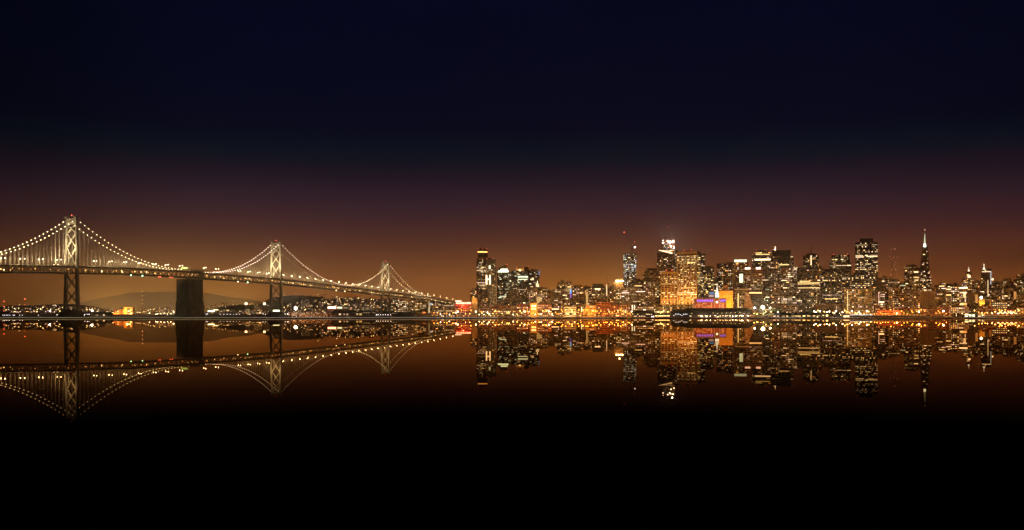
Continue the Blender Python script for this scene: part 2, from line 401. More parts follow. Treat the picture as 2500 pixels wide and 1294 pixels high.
# --- main cables, hangers and the string of lights
beadmesh = {}
for nm, bm_, br_ in (('w', bead_w, .55), ('p', bead_p, .50), ('s', bead_w, .58)):
    m_ = MB(); m_.ball((0, 0, 0), br_, 8); beadmesh[nm] = m_.mesh('cable_light', bm_)
hm = mat('hanger_rope', (.25, .22, .17), .5, .1, 0)
cm = mat('cable_paint', (.45, .38, .28), .5, .1, 0)
def cable(pt, pe, zlow, n, s, beads, kind, full=None):
    """from the tower at column pt down to column pe; s = side; zlow above deck at the low end"""
    base, dd, nn, zt, hw, zd = towertop[pt]
    tot = Vector((bp(pe)[0] - bp(pt)[0]).xy).length
    par = MB(); prev = None; cab = link('main_cable', None, bridge); res = []
    for i in range(n * 2 + 1):
        u = i / (n * 2)
        # march in true distance along the deck
        lo, hi = (pt, pe)
        for _ in range(22):
            mid = (lo + hi) / 2
            if Vector((bp(mid)[0] - bp(pt)[0]).xy).length < u * tot: lo = mid
            else: hi = mid
        p, d, nq_ = bp(lo, s * HW)
        zt_ = zt - 2; ze = bp(pe)[0].z + zlow
        z = ze + (zt_ - ze) * (1 - u) ** 2 + 0
        if (full or 0): z = ze + (zt_ - ze) * abs(1 - u) ** 1.9
        q = Vector((p.x, p.y, z)) - B0
        if i == 0: q = base + nn * s * hw + Vector((0, 0, zt_))
        if prev is not None: par.bar(prev, q, .42, 6)
        if i % 2 == 1 or (i and i % 2 == 0): res.append((i, q, p.z))
        prev = q
    bpy.data.objects.remove(cab)
    co = par.build('main_cable', cm, bridge)
    hang = None
    for i, q, zdk in res:
        if i % 2: continue
        if q.z - zdk > 3:
            m_ = MB()
            for e in (-.35, .35): m_.bar((e, 0, zdk - q.z), (e, 0, 0), .16, 4)
            ho = m_.build('hanger', hm, co, q)
        if beads:
            o_ = link('cable_light', beadmesh[kind], co, q + Vector((0, 0, .6)))
    return co
for s in (-1, 1):
    cable(175, -175, 6, 32, s, True, 'w')
    cable(175, 432, 1.5, 29, s, True, 'w')
    cable(674, 512, 1.5, 30, s, True, 'p')
    cable(674, 836, 2.5, 32, s, s > 0, 'p')
    cable(941, 836, 2.5, 27, s, s > 0, 's')
    cable(941, 1044, 1.5, 24, s, True, 's')
# --- centre anchorage
def anchor(px, y, x0, xs, x1, ztop, zflare, name, m, ribs=True):
    """concrete block: left face from x0 to xs, right face from xs to x1 (columns)"""
    W1 = (x1 - xs) * y / F; W0 = (xs - x0) * y / F
    a = R(38); w1 = W1 / math.cos(a) * .93; w0 = W0 / math.sin(a) * .93
    phi = math.atan2(xs - 1250, F); th = -phi + a
    cx = Vector(((xs - 1250) * y / F, y, 0)) - B0
    ux = Vector((math.cos(th), math.sin(th), 0)); uy = Vector((-math.sin(th), math.cos(th), 0)); up = Vector((0, 0, 1))
    mb = MB()
    def ring(g, z): return [cx - ux * g - uy * g + up * z, cx + ux * (w1 + g) - uy * g + up * z, cx + ux * (w1 + g) + uy * (w0 + g) + up * z, cx - ux * g + uy * (w0 + g) + up * z]
    mb.hexa(ring(3.2, -3), ring(2.6, 8)); mb.hexa(ring(1.6, 8), ring(.8, zflare)); mb.hexa(ring(0, zflare), ring(0, ztop))
    if ribs:
        for i in range(7):
            zc = zflare * (.35 + .1 * i); g = 1.8 - .14 * i
            mb.hexa(ring(g, zc), ring(g, zc + .7))
    o = mb.build(name, m, bridge); return o, cx, ux, uy, w1, w0
y = F / 1.337
dz = bp(464)[0].z
anc, cx, ux, uy, w1, w0 = anchor(464, y, 430, 460.5, 496.5, dz - TH - .5, Hz(735, y), 'anchorage', concrete)
up = Vector((0, 0, 1)); mb = MB(); zt0 = Hz(658.5, y)
r0 = lambda g, z: [cx + uy * (-2.2 - g) + ux * (1 - g) + up * z, cx + ux * (w1 - 1 + g) + uy * (-2.2 - g) + up * z, cx + ux * (w1 - 1 + g) + uy * 3 + up * z, cx + ux * (1 - g) + uy * 3 + up * z]
mb.hexa(r0(0, dz - TH - 1), r0(0, zt0))
for i in range(6):
    q = cx + ux * (1.2 + (w1 - 2.4) * i / 5) - uy * 2.2
    mb.hexa([q + ux * a - uy * e + up * (dz - TH - 1) for a, e in ((-.8, 1), (.8, 1), (.8, 0), (-.8, 0))], [q + ux * a - uy * e + up * (zt0 + 1.2) for a, e in ((-.8, 1), (.8, 1), (.8, 0), (-.8, 0))])
mb.build('anchor_housing', mat('pale_concrete', (.42, .36, .29), .85, 0, .25, .1), anc)
# --- shore anchorage with its bright corner post
y = F / .74
anc2, cx, ux, uy, w1, w0 = anchor(1048, y, 1024, 1041, 1048.5, Hz(735, y), 14, 'anchorage', mat('tan_concrete', (.45, .28, .14), .85, 0, .25, .08), False)
mb = MB(); q = P(1048, 762, y - 14) - B0; q.z = 0
mb.box(-2.2, 2.2, -2, 2, 3, Hz(721, y)); mb.box(-9, 2.6, -2.5, 2.5, Hz(724, y), Hz(721, y)); mb.build('corner_post', mat('pale_concrete', (.42, .36, .29), .85, 0, .25, .1), anc2, q)
lamp('SPOT', 260000, (1, .86, .55), anc2, q + Vector((30, -60, 12)), 1, 60, .8, aim=q + Vector((-6, 0, 35)))
lamp('SPOT', 200000, (1, .5, .16), anc2, q + Vector((-10, -80, 8)), 1, 60, .8, aim=q + Vector((-16, 0, 28)))
# piers under the approach span
for px in (1072, 1096, 1116):
    p, d, n = bp(px); mb = MB(); zz = p.z - TH
    for s in (-7, 7): mb.box(s - 1.6, s + 1.6, -1.5, 1.5, 2, zz)
    mb.box(-8.6, 8.6, -1.7, 1.7, zz - 3, zz - .05); o = mb.build('approach_pier', concrete, bridge, Vector((p.x, p.y, 0)) - B0); o.rotation_euler = (0, 0, math.atan2(n.y, n.x))
# small green road sign over the centre anchorage
# --- road lamps standing on the bridge
def make_bridge_lamp():
    t_ = thing('street_lamp', 'curved arm roadway lamp on the bridge deck', 'street lamp', (0, 0, 0))
    mb = MB(); mb.bar((0, 0, 0), (0, 0, 8.6), .16, 6, r2=.1)
    for i in range(5):
        a0, a1 = R(18 * i), R(18 * (i + 1)); mb.bar((1.8 - 1.8 * math.cos(a0), 0, 8.6 + 1.1 * math.sin(a0)), (1.8 - 1.8 * math.cos(a1), 0, 8.6 + 1.1 * math.sin(a1)), .1, 5)
    mb.build('pole', steel, t_)
    mb = MB(); mb.lathe((2.4, 0, 9.5), [(.3, -.35), (.75, -.1), (.75, .2), (.3, .4)], 8); h = mb.build('lamp_head', head_c, t_)
    lamp('POINT', 14000, (1, .78, .42), h, (2.4, 0, 8.6), .4)
    return t_
bl0 = make_bridge_lamp(); first = True
pxs = [-32, 5, 10, 53, 57, 97, 102, 142, 147, 229, 236, 267, 273, 302, 309, 338, 345, 374, 381, 404, 411, 439, 445, 496, 504, 527, 533, 581, 588, 605, 612, 628, 635, 651, 657, 684, 699, 706, 719, 726, 738, 744, 758, 764, 777, 783, 795, 804, 813, 822, 833, 840, 849, 856]
p_ = 866
while p_ < 1112: pxs.append(p_); p_ += 7.6
nl = 0
for i, px in enumerate(pxs):
    if abs(px - 941) < 3 or 457 < px < 494: continue
    s = 1 if i % 2 else -1; p, d, n = bp(px, 8.3 * s)
    o = bl0 if first else copy_tree(bl0); first = False
    o.location = p; o.rotation_euler = (0, 0, math.atan2(-n.y * s, -n.x * s)); o['group'] = 'roadway lamps along the bridge deck'
    o['label'] = ('%s curved roadway lamp on the bridge deck %s' % (('near side', 'far side')[s < 0], 'left of the first tower' if px < 175 else 'between the first tower and the anchorage' if px < 460 else 'between the anchorage and the second tower' if px < 674 else 'right of the second tower' if px < 800 else 'left of the third tower' if px < 941 else 'right of the third tower' if px < 1045 else 'on the approach span')).capitalize().replace('Near','near',1).replace('Far','far',1)
    nl += 1
# road sign gantry lit green
t_ = thing('road_sign', 'green overhead road sign on a gantry above the bridge deck beside the concrete anchorage', 'road sign')
p, d, n = bp(452, 0); t_.location = p; t_.rotation_euler = (0, 0, math.atan2(n.y, n.x))
mb = MB(); mb.bar((-9, 0, 0), (-9, 0, 8), .25); mb.bar((9, 0, 0), (9, 0, 8), .25); mb.bar((-9, 0, 7.6), (9, 0, 7.6), .25); mb.build('gantry', steel, t_)
mb = MB(); mb.box(-8, 6, -.5, -.27, 4.4, 7.3); mb.build('sign_panel', glow('sign_green', (.25, .65, .12), .9), t_)
# ------------------------------------------------------------------ buildings
WQ = {}
def wquad(k, lv):
    if (k, lv) not in WQ:
        m_ = MB(); m_.box(-.5, .5, -.04, 0, -.5, .5); WQ[(k, lv)] = m_.mesh('window', wmat(k, lv))
    return WQ[(k, lv)]
ST = {
 'office': dict(cw=4.4, fh=4.6, p=0.19, run=.18, fl=.03, col='wwwyypo', lv=(0, 0, 1, 1, 2), pier=2, wh=.40, dim=.30),
 'busy':   dict(cw=4.4, fh=4.6, p=0.36, run=.35, fl=.08, col='wwyyyo', lv=(0, 1, 1, 2), pier=2, wh=.44, dim=.35),
 'dots':   dict(cw=4.6, fh=5.2, p=0.30, run=.10, fl=.045, col='wwwy', lv=(0, 1, 1, 2), pier=1, wh=.42, dim=.18),
 'grid':   dict(cw=5.2, fh=5.2, p=0.45, run=.04, fl=.01, col='wwwyop', lv=(0, 0, 1, 1, 2), pier=1, wh=.40, dim=.3),
 'resi':   dict(cw=4.7, fh=4.5, p=0.25, run=.04, fl=0, col='wwpyoo', lv=(0, 0, 1, 1, 2), pier=1, wh=.42, dim=.3),
 'bands':  dict(cw=4.4, fh=5.0, p=0.22, run=.45, fl=.05, col='wwyp', lv=(0, 0, 1, 1, 2), pier=4, wh=.36, dim=.45),
 'glass':  dict(cw=4.2, fh=4.4, p=0.17, run=.32, fl=.03, col='wwgg', lv=(0, 0, 1, 1, 2), pier=4, wh=.42, dim=.12),
 'gold':   dict(cw=3.1, fh=4.8, p=0.40, run=.30, fl=.10, col='wyyyyo', lv=(0, 0, 1, 1, 2), pier=0, wh=.44, dim=.4),
 'sparse': dict(cw=4.8, fh=4.8, p=0.08, run=.15, fl=.008, col='wwyo', lv=(0, 0, 1), pier=2, wh=.40, dim=.22),
 'ribs':   dict(cw=3.6, fh=4.8, p=0.15, run=.4, fl=.06, col='wyyp', lv=(0, 1, 1), pier=1, wh=.42, dim=.3),
 'low':    dict(cw=4.6, fh=4.8, p=0.47, run=.10, fl=.03, col='wyyoop', lv=(0, 0, 1, 1, 2), pier=1, wh=.42, dim=.3),
 'blank':  dict(cw=6, fh=6, p=0.00, run=0, fl=0, col='w', lv=(0,), pier=0, wh=.4, dim=0),
 'work':   dict(cw=3.6, fh=5.0, p=0.47, run=.10, fl=.03, col='ccwwg', lv=(0, 1, 1, 2), pier=2, wh=.34, dim=.2),
}
NB = 0
def building(x0, x1, top, Y, st, wk, label, split=0, tiers=None, name='office_tower', cat='skyscraper', bright=None, red=0, roof=True, ang=30, bot=None, pm=1.0, dark_top=0, cap=100, mast=None, fin=None):
    """x0,x1,top: columns and roof row at distance Y. split: share of the width taken by the side face (+left, -right)"""
    global NB; NB += 1; rnd = random.Random(NB * 13 + int(x0)); stt = ST[st]
    Wpx = x1 - x0; s = abs(split); a = R(ang) if s else 0; xc = x0 + split * Wpx if split >= 0 else x1 + split * Wpx
    if not s: xc = x0
    phi = math.atan2((x0 + x1) / 2 - 1250, F); k = Y * math.cos(phi) / F
    wd = (1 - s) * Wpx * k / math.cos(a); dp = s * Wpx * k / math.sin(a) if s else max(14, min(45, wd * .8))
    th = -phi + (a if split >= 0 else -a)
    right = split < 0            # nearest corner is the front right one
    root = thing(name, label, cat, ((xc - 1250) * Y / F, Y, 3), th)
    H = Hz(top, Y) - 3
    tiers = tiers or [(0, 1, top)]
    tiers = sorted(tiers, key=lambda q: -q[2])
    ox = -wd if right else 0
    body = MB(); frame = MB(); wins = []; zprev = 0
    for ti, (f0, f1, tr) in enumerate(tiers):
        zt = Hz(tr, Y) - 3; X0, X1 = ox + f0 * wd, ox + f1 * wd
        y0 = 0 if ti == 0 else dp * .06 * ti; y1 = dp if ti == 0 else dp * (1 - .08 * ti)
        body.box(X0 + .3, X1 - .3, y0 + .3, y1 - .3, zprev, zt - .05)
        h = zt - zprev; nf = max(1, int(h / stt['fh'])); fh = h / nf
        par = fh * .9 if ti == len(tiers) - 1 or True else 0
        faces = [('f', X0, X1, y0)]
        if s: faces.append(('r' if right else 'l', y0, y1, X1 if right else X0))
        else:
            faces.append(('l' if x0 > 1250 else 'r', y0, y1, X0 if x0 > 1250 else X1))
        for fc, u0, u1, c in faces:
            L_ = u1 - u0
            if L_ < 2.5: continue
            nc = max(1, round(L_ / stt['cw'])); cw = L_ / nc
            # spandrels and piers stand proud of the dark glass
            sp_ = fh * (1 - stt['wh'])
            for j in range(nf + 1):
                za = zprev + j * fh - sp_ / 2; zb = za + sp_
                za = max(za, zprev); zb = min(zb, zt)
                if st == 'blank': continue
                if fc == 'f': frame.box(u0, u1, c, c + .29, za, zb)
                elif fc == 'l': frame.box(c, c + .29, u0 + .3, u1, za, zb)
                else: frame.box(c - .29, c, u0 + .3, u1, za, zb)
            if stt['pier']:
                pw = (.5 if stt['pier'] > 2 else .8) * pm
                for i in range(0, nc + 1, stt['pier']):
                    u = min(max(u0 + i * cw, u0 + pw / 2), u1 - pw / 2)
                    if fc == 'f': frame.box(u - pw / 2, u + pw / 2, c - .42, c + .2, zprev, zt)
                    elif fc == 'l': frame.box(c - .42, c + .2, u - pw / 2 + (.45 if i == 0 else 0), u + pw / 2, zprev, zt)
                    else: frame.box(c - .2, c + .42, u - pw / 2 + (.45 if i == 0 else 0), u + pw / 2, zprev, zt)
            if st == 'blank':
                if fc == 'f': frame.box(u0, u1, c, c + .29, zprev, zt)
                elif fc == 'l': frame.box(c, c + .29, u0 + .3, u1, zprev, zt)
                else: frame.box(c - .29, c, u0 + .3, u1, zprev, zt)
                continue
            zone = [1.0] * nf
            for _ in range(3):
                q = rnd.randrange(nf); g = rnd.choice((.15, .4, 1.9))
                for e in range(rnd.randrange(1, 6)):
                    if q + e < nf: zone[q + e] = g
            for j in range(nf):
                if dark_top and zprev + (j + 1) * fh > zt - dark_top and ti == len(tiers) - 1: continue
                zc = zprev + (j + .5) * fh
                if bot is not None and zc < Hz(bot, Y) - 3 - 2: continue
                i = 0; full = rnd.random() < stt['fl']; kf = rnd.choice(stt['col'])
                while i < nc:
                    if full and rnd.random() < .9: p_ = .92
                    else: p_ = stt['p'] * zone[j]
                    if rnd.random() < p_:
                        n = 1
                        while i + n < nc and rnd.random() < (.9 if full else stt['run']) and n < 9: n += 1
                        wu = n * cw - cw * .45; uc = u0 + (i + n / 2) * cw; kk = kf if full else rnd.choice(stt['col'])
                        wins.append((fc, uc, zc, wu, fh * stt['wh'] * rnd.uniform(.8, .98), c, kk, rnd.choice(stt['lv']), y0, dp))
                        i += n
                    else:
                        if rnd.random() < stt['dim']: wins.append((fc, u0 + (i + .5) * cw, zc, cw * .6, fh * stt['wh'] * .9, c, 'o', 4, y0, dp))
                        i += 1
        # parapet and roof edge
        frame.box(X0 - .05, X1 + .05, y0 - .5, y0 - .02 + .3, zt - .3, zt + 1.0); frame.box(X0 - .5, X0 + .3, y0 + .31, y1, zt - .3, zt + 1.0); frame.box(X1 - .3, X1 + .5, y0 + .31, y1, zt - .3, zt + 1.0)
        zprev = zt; last = (X0, X1, y0, y1)
    bo = body.build('curtain_wall', glass_d if st != 'blank' else wall(wk), root)
    fo = frame.build('facade_frame', wall(wk), root)
    X0, X1, y0, y1 = last
    if roof and X1 - X0 > 10:
        rm = MB(); w_ = X1 - X0
        a0 = X0 + w_ * rnd.uniform(.12, .3); a1 = X1 - w_ * rnd.uniform(.12, .35); hh = rnd.uniform(3, 6)
        rm.box(a0, a1, y0 + 3, y1 - 3, zprev - .06, zprev + hh)
        if rnd.random() < .6: rm.box(a0 + 1, a0 + (a1 - a0) * .4, y0 + 4, y1 - 4, zprev + hh, zprev + hh + rnd.uniform(1.5, 3))
        for _ in range(rnd.randrange(2, 5)):
            q = rnd.uniform(X0 + 1, X1 - 2); rm.box(q, q + 1.5, y0 + 1.2, y0 + 2.8, zprev - .06, zprev + rnd.uniform(1.5, 2.6))
        ro = rm.build('rooftop_plant', wall('dark'), root)
        if rnd.random() < .35:
            m_ = MB(); q = rnd.uniform(a0, a1); m_.bar((q, (y0 + y1) / 2, zprev + hh - .2), (q, (y0 + y1) / 2, zprev + hh + rnd.uniform(5, 10)), .18, 5); m_.build('antenna', darksteel, ro)
    for i in range(red):
        m_ = MB(); m_.lathe((0, 0, 0), [(.3, -.7), (.7, -.2), (.7, .3), (.3, .7)], 8); q = X0 + (X1 - X0) * ((i + .15) / max(1, red - .7)) if red > 1 else X1 - 1
        m_.build('beacon', red_b, root, (min(q, X1 - 1), y0 + .5, zprev + 2.0))
    if mast:
        for f_, hrow, r_ in mast:
            m_ = MB(); zt_ = Hz(hrow, Y) - 3; q = X0 + (X1 - X0) * f_; m_.bar((q, (y0 + y1) / 2, zprev - .1), (q, (y0 + y1) / 2, zprev + (zt_ - zprev) * .5), r_, 6, r2=r_ * .7)
            m_.bar((q, (y0 + y1) / 2, zprev + (zt_ - zprev) * .5), (q, (y0 + y1) / 2, zt_), r_ * .5, 6, r2=r_ * .2); m_.build('mast', darksteel, root)
    # extra lit panels: (f0,f1,row0,row1,colour,level) on the front face
    for bb in (bright or []):
        f0, f1, r0, r1, kk, lv = bb; za, zb = Hz(r1, Y) - 3, Hz(r0, Y) - 3
        yy = min(y0, 0) if zb < 1e9 else 0
        for (q0, q1, tr) in tiers: pass
        yf = 0
        zz = 0
        for ti, (q0, q1, tr) in enumerate(tiers):
            zt = Hz(tr, Y) - 3
            if (za + zb) / 2 <= zt + .5: yf = 0 if ti == 0 else dp * .06 * ti; break
        m_ = MB(); m_.box(ox + f0 * wd, ox + f1 * wd, yf - .75, yf - .46, za, zb); m_.build('lit_panel', wmat(kk, lv), root)
    # lit windows: the hundred largest are parts of their own, the rest one part
    wins.sort(key=lambda q: -q[3] * q[4] * (1 if q[7] != 4 else .01)); rest = {}
    for n_, (fc, uc, zc, wu, wh, c, kk, lv, yy0, dpp) in enumerate(wins):
        if fc == 'f': loc, rz = (uc, c + .24, zc), 0
        elif fc == 'l': loc, rz = (c + .24, uc, zc), -math.pi / 2
        else: loc, rz = (c - .24, uc, zc), math.pi / 2
        if n_ < cap:
            link('window', wquad(kk, lv), root, loc, rz, (wu, 1, wh))
        else:
            if 'mb' not in rest: rest = {'mb': MB(), 'm': []}
            key = (kk, lv)
            if key not in rest['m']: rest['m'].append(key)
            mi = rest['m'].index(key); x, y, z = loc
            if fc == 'f': rest['mb'].box(x - wu / 2, x + wu / 2, y - .04, y, z - wh / 2, z + wh / 2, mi)
            else: rest['mb'].box(x - .04 if fc == 'l' else x, x if fc == 'l' else x + .04, y - wu / 2, y + wu / 2, z - wh / 2, z + wh / 2, mi)
    if rest: o = rest['mb'].build('window', [wmat(*q) for q in rest['m']], root); o['kind'] = 'stuff'
    return root, wd, dp, ox, zprev
B = building
DIST = 2900
# ---- South Beach cluster
r1 = B(1163, 1191, 608.8, 3100, 'bands', 'dark', 'tallest slim dark tower at the left end of the skyline with an orange roof strip', tiers=[(0, .84, 632), (.1, .98, 608.8)], bright=[(.12, .96, 613.5, 616.5, 'o', 2)], red=3, dark_top=22, cap=100)
B(1186, 1211, 633, 2980, 'resi', 'pale', 'slim tower with pale ribs and two bright vertical window panels beside the tallest dark tower', split=-.17, bright=[(.02, .17, 671, 694, 'w', 2), (.43, .58, 671, 694, 'w', 2), (.17, .43, 680, 683, 'w', 2), (.36, .58, 648, 656, 'g', 1)], red=2, dark_top=12, name='apartment_tower', cat='tower')
r = B(1213, 1244, 659, 2960, 'glass', 'black', 'glassy tower under a curved dark crown with bright greenish top floors', bright=[(.1, .92, 661, 664.5, 'g', 2), (.3, .85, 656.5, 660, 'g', 2)], roof=False, cap=100)
m_ = MB(); root, wd, dp, ox, zt = r; z1 = Hz(646, 2960) - 3
pr = [(.12, 0), (.12, .45), (.3, .68), (.55, .86), (.8, 1), (.8, 0)]
m_.hexa([(wd * u, dp * .2, zt + (z1 - zt) * v) for u, v in pr], [(wd * u, dp * .8, zt + (z1 - zt) * v) for u, v in pr]); m_.build('curved_crown', wall('dark'), root)
m_ = MB(); m_.ball((wd * .8, dp * .3, z1 + 1.5), 1.1); m_.build('beacon', red_b, root)
B(1242, 1258, 668, 3050, 'glass', 'black', 'narrow dark tower wedged between the curved crown tower and the amber crowned one')
B(1249, 1285, 662, 2980, 'glass', 'black', 'dark tower with an amber lit rooftop box', tiers=[(0, 1, 662), (.28, .86, 653.5)], bright=[(.3, .84, 655, 661.5, 'o', 0), (.5, .62, 658.5, 661.5, 'y', 3)], red=2, roof=False, dark_top=9)
B(1280, 1291, 652.5, 3040, 'blank', 'dark', 'blank narrow slab rising behind the amber crowned tower', red=1, roof=False)
B(1288, 1317, 660.5, 2950, 'glass', 'black', 'wide flat topped dark glass tower with scattered white windows and a bluish edge', bright=[(.94, 1.0, 661, 672, 'b', 0)])
B(1263, 1290, 673, 2860, 'glass', 'black', 'dark glass tower with two full bright floors at the top', bright=[(.05, .95, 674, 677.5, 'g', 1), (.05, .9, 681, 683, 'g', 1)])
B(1236, 1266, 711, 2700, 'sparse', 'dark', 'squat dark block in front of the amber crowned tower')
B(1148, 1171, 708, 2850, 'resi', 'brown', 'octagonal brown apartment block below the tallest dark tower', tiers=[(0, 1, 710), (.2, .8, 704.5)], roof=False, name='apartment_block', cat='building')
B(1170, 1195, 712, 2750, 'resi', 'brown', 'brown apartment block at the foot of the slim ribbed tower', name='apartment_block', cat='building')
B(1195, 1215, 745, 2500, 'low', 'brown', 'small brick block left of the dark long roofed shed', name='apartment_block', cat='building')
r = B(1291, 1336, 705, 2650, 'low', 'brown', 'broad block with a white lit lantern on its roof', bright=[(.44, .68, 725, 740, 'y', 0)], name='office_building', cat='building')
root, wd, dp, ox, zt = r
m_ = MB(); k = 2650 / F
m_.box(16 * k, 26 * k, 4, 14, zt - .1, zt + 6.5 * k); m_.box(17.5 * k, 24.5 * k, 5.5, 12.5, zt + 6.5 * k, zt + 11 * k); m_.hexa([(18 * k, 6, zt + 11 * k), (24 * k, 6, zt + 11 * k), (24 * k, 12, zt + 11 * k), (18 * k, 12, zt + 11 * k)], [(20.6 * k, 8.6, zt + 15 * k), (21.4 * k, 8.6, zt + 15 * k), (21.4 * k, 9.4, zt + 15 * k), (20.6 * k, 9.4, zt + 15 * k)])
la = m_.build('lantern', wmat('w', 1), root); m_ = MB(); m_.bar((21 * k, 9, zt + 15 * k), (21 * k, 9, zt + 19 * k), .35, 6); m_.build('spire', bead_w, la)
B(1316, 1342, 706, 2720, 'grid', 'brown', 'tan block right of the white roof lantern', name='office_building', cat='building')
B(1340, 1352, 708, 2780, 'blank', 'tan', 'blank tan slab wall between two window filled blocks', roof=False, name='slab_block', cat='building')
# ---- middle left
B(1361, 1395, 688, 3000, 'busy', 'tan', 'low bright tower full of greenish white windows behind the blue edged block', tiers=[(0, 1, 688), (.12, .45, 684)], roof=False)
B(1352, 1391, 706, 2800, 'bands', 'brown', 'brown office block with a few banded windows, left of the blue light strip', name='office_building', cat='building')
B(1391, 1399, 706, 2740, 'blank', 'dark', 'narrow fin of a building with a vertical blue light strip', bright=[(.1, .5, 706, 716, 'b', 1), (.1, .5, 716, 727, 'v', 0)], roof=False, name='building_fin', cat='building')
B(1398, 1427, 700, 2760, 'grid', 'dark', 'dark flat roofed block with small pink windows beside the blue strip', name='office_building', cat='building')
B(1424, 1446, 703, 2780, 'resi', 'dark', 'dark block with a yellow window column, left of the mansard roofed one', bright=[(.32, .5, 713, 745, 'y', 0)], name='office_building', cat='building')
r = B(1445, 1482, 703, 2760, 'resi', 'dark', 'dark block with a sloping mansard roof, thin masts and a lit sign', bright=[(.2, .56, 704.5, 707, 'w', 2), (.95, 1.0, 695, 722, 'w', 1)], roof=False, name='office_building', cat='building')
root, wd, dp, ox, zt = r; m_ = MB(); z1 = Hz(692.5, 2760) - 3
m_.hexa([(0, 0, zt + .9), (wd * .9, 0, zt + .9), (wd * .9, dp, zt + .9), (0, dp, zt + .9)], [(wd * .08, dp * .2, z1), (wd * .68, dp * .2, z1), (wd * .68, dp * .8, z1), (wd * .08, dp * .8, z1)]); mr = m_.build('mansard_roof', wall('black'), root)
for f_ in (.06, .4, .62):
    m_ = MB(); m_.bar((wd * f_, dp * .5, z1 - 6), (wd * f_, dp * .5, z1 + 5), .2, 5); m_.build('antenna', darksteel, mr)
B(1484, 1503, 703, 2700, 'grid', 'brown', 'narrow block with rows of square white windows beside the flood lit roof', name='office_building', cat='building')
B(1495, 1512, 697, 2900, 'sparse', 'dark', 'dark sloping block behind the narrow square windowed one', name='office_building', cat='building')
r = B(1499, 1529, 688.5, 2850, 'ribs', 'tan', 'block with vertical ribs and glaring yellow floodlights on its roof', roof=False, bot=705)
root, wd, dp, ox, zt = r
for f_ in (.2, .36, .5, .66, .78):
    m_ = MB(); m_.box(-1.6, 1.6, -.8, .8, 0, 2.6); m_.ball((0, -1, 2.6), 1.9); fo = m_.build('floodlight', glow('flood_yellow', (1, .74, .28), 60), root, (wd * f_, .6, zt + .9))
lamp('POINT', 160000, (1, .72, .3), root, (wd * .45, -14, zt + 14), 2)
m_ = MB()
for i in range(7): m_.box(wd * (.2 + .1 * i), wd * (.2 + .1 * i) + .5, 4, 4.5, zt, zt + 12)
m_.build('steel_frame', darksteel, root)
# tower under construction
r = B(1522, 1553.5, 619, 2800, 'work', 'dark', 'unfinished tower with open floors of white work lights and a crane on top', roof=False, tiers=[(0, 1, 619)])
root, wd, dp, ox, zt = r; m_ = MB()
for q in (.0, .33, .5, .85, 1): m_.bar((wd * q, 1, zt), (wd * q, 1, zt + 4 + 3 * q), .3, 5)
for z in (Hz(655, 2800), Hz(645, 2800)): m_.box(-3, wd + 3, -2, -1.2, z - 3, z - 2.2)
m_.build('scaffold_top', darksteel, root)
def crane(name, label, mx_, r0, r1, jx, jr, Y, tail=None, light=None, col=None):
    t_ = thing(name, label, 'crane'); b0 = P(mx_, r0, Y); t_.location = b0
    m_ = MB(); zt_ = (r0 - r1) * Y / F
    for a_, c_ in ((-.9, -.9), (.9, -.9), (.9, .9), (-.9, .9)): m_.bar((a_, c_, 0), (a_, c_, zt_), .28, 4)
    n = max(2, int(zt_ / 4))
    for i in range(n): m_.bar((-.9 if i % 2 else .9, -.9, zt_ * i / n), (.9 if i % 2 else -.9, -.9, zt_ * (i + 1) / n), .16, 4)
    m_.build('mast', col or darksteel, t_)
    e = Vector(((jx - mx_) * Y / F, 0, (r0 - jr) * Y / F)); s_ = Vector((0, 0, zt_)); m_ = MB(); d = (e - s_); pn = Vector((-d.z, 0, d.x)).normalized()
    m_.bar(s_, e, .32, 4); m_.bar(s_ + pn * 1.6, e, .26, 4)
    n = max(4, int(d.length / 5))
    for i in range(n):
        a_ = s_ + d * (i / n); c_ = s_ + d * ((i + 1) / n) + pn * 1.6 * (1 - (i + 1) / n); m_.bar(a_, c_, .14, 4)
    m_.build('jib', col or darksteel, t_)
    m_ = MB(); m_.box(-1.6, 1.6, -1.4, 1.4, zt_ - 1, zt_ + 2.2); m_.box(-d.normalized().x * 9 - 2, -d.normalized().x * 9 + 2, -1.5, 1.5, zt_ - .5, zt_ + 2); m_.bar((-d.normalized().x * 9, 0, zt_ + 1), (0, 0, zt_ + 1), .5, 4); m_.build('cab', darksteel, t_)
    if light:
        m_ = MB(); m_.ball((0, 0, 0), light[1]); m_.build('lamp', light[0], t_, e)
    if tail:
        m_ = MB(); m_.ball((0, 0, 0), tail[2]); m_.build('work_light', head_w, t_, ((tail[0] - mx_) * Y / F, -1, (r0 - tail[1]) * Y / F))
    return t_
crane('tower_crane', 'crane on the unfinished tower with a bright white work light by its cab', 1544.5, 618.5, 606, 1549.5, 591, 2800, (1550, 603.5, 2.2), (red_b, .8))
crane('tower_crane', 'thin crane with a red lit jib tip leaning left above the unfinished tower', 1541, 618.5, 600, 1524, 567, 2840, None, (red_b, 1.4))
crane('tower_crane', 'dark leaning crane standing behind the mansard roofed block', 1484.5, 715, 694, 1480.5, 671, 2730)
crane('tower_crane', 'left of the two orange cranes over the flood lit unfinished crown', 1617, 618, 606, 1605.5, 564, 2960, col=mat('crane_orange', (.5, .16, .04), .6, 0, .1))
crane('tower_crane', 'right of the two orange cranes over the flood lit unfinished crown', 1640, 600, 588, 1630, 554, 2960, None, (red_b, .8), mat('crane_orange', (.5, .16, .04), .6, 0, .1))
B(1504, 1516.5, 706, 2600, 'busy', 'grey', 'narrow block with cool striped windows, left neighbour of the wide striped office', name='office_building', cat='building')
B(1517, 1553, 704, 2620, 'bands', 'tan', 'wide office block striped with lit floors below the unfinished tower', name='office_building', cat='building', pm=.6)
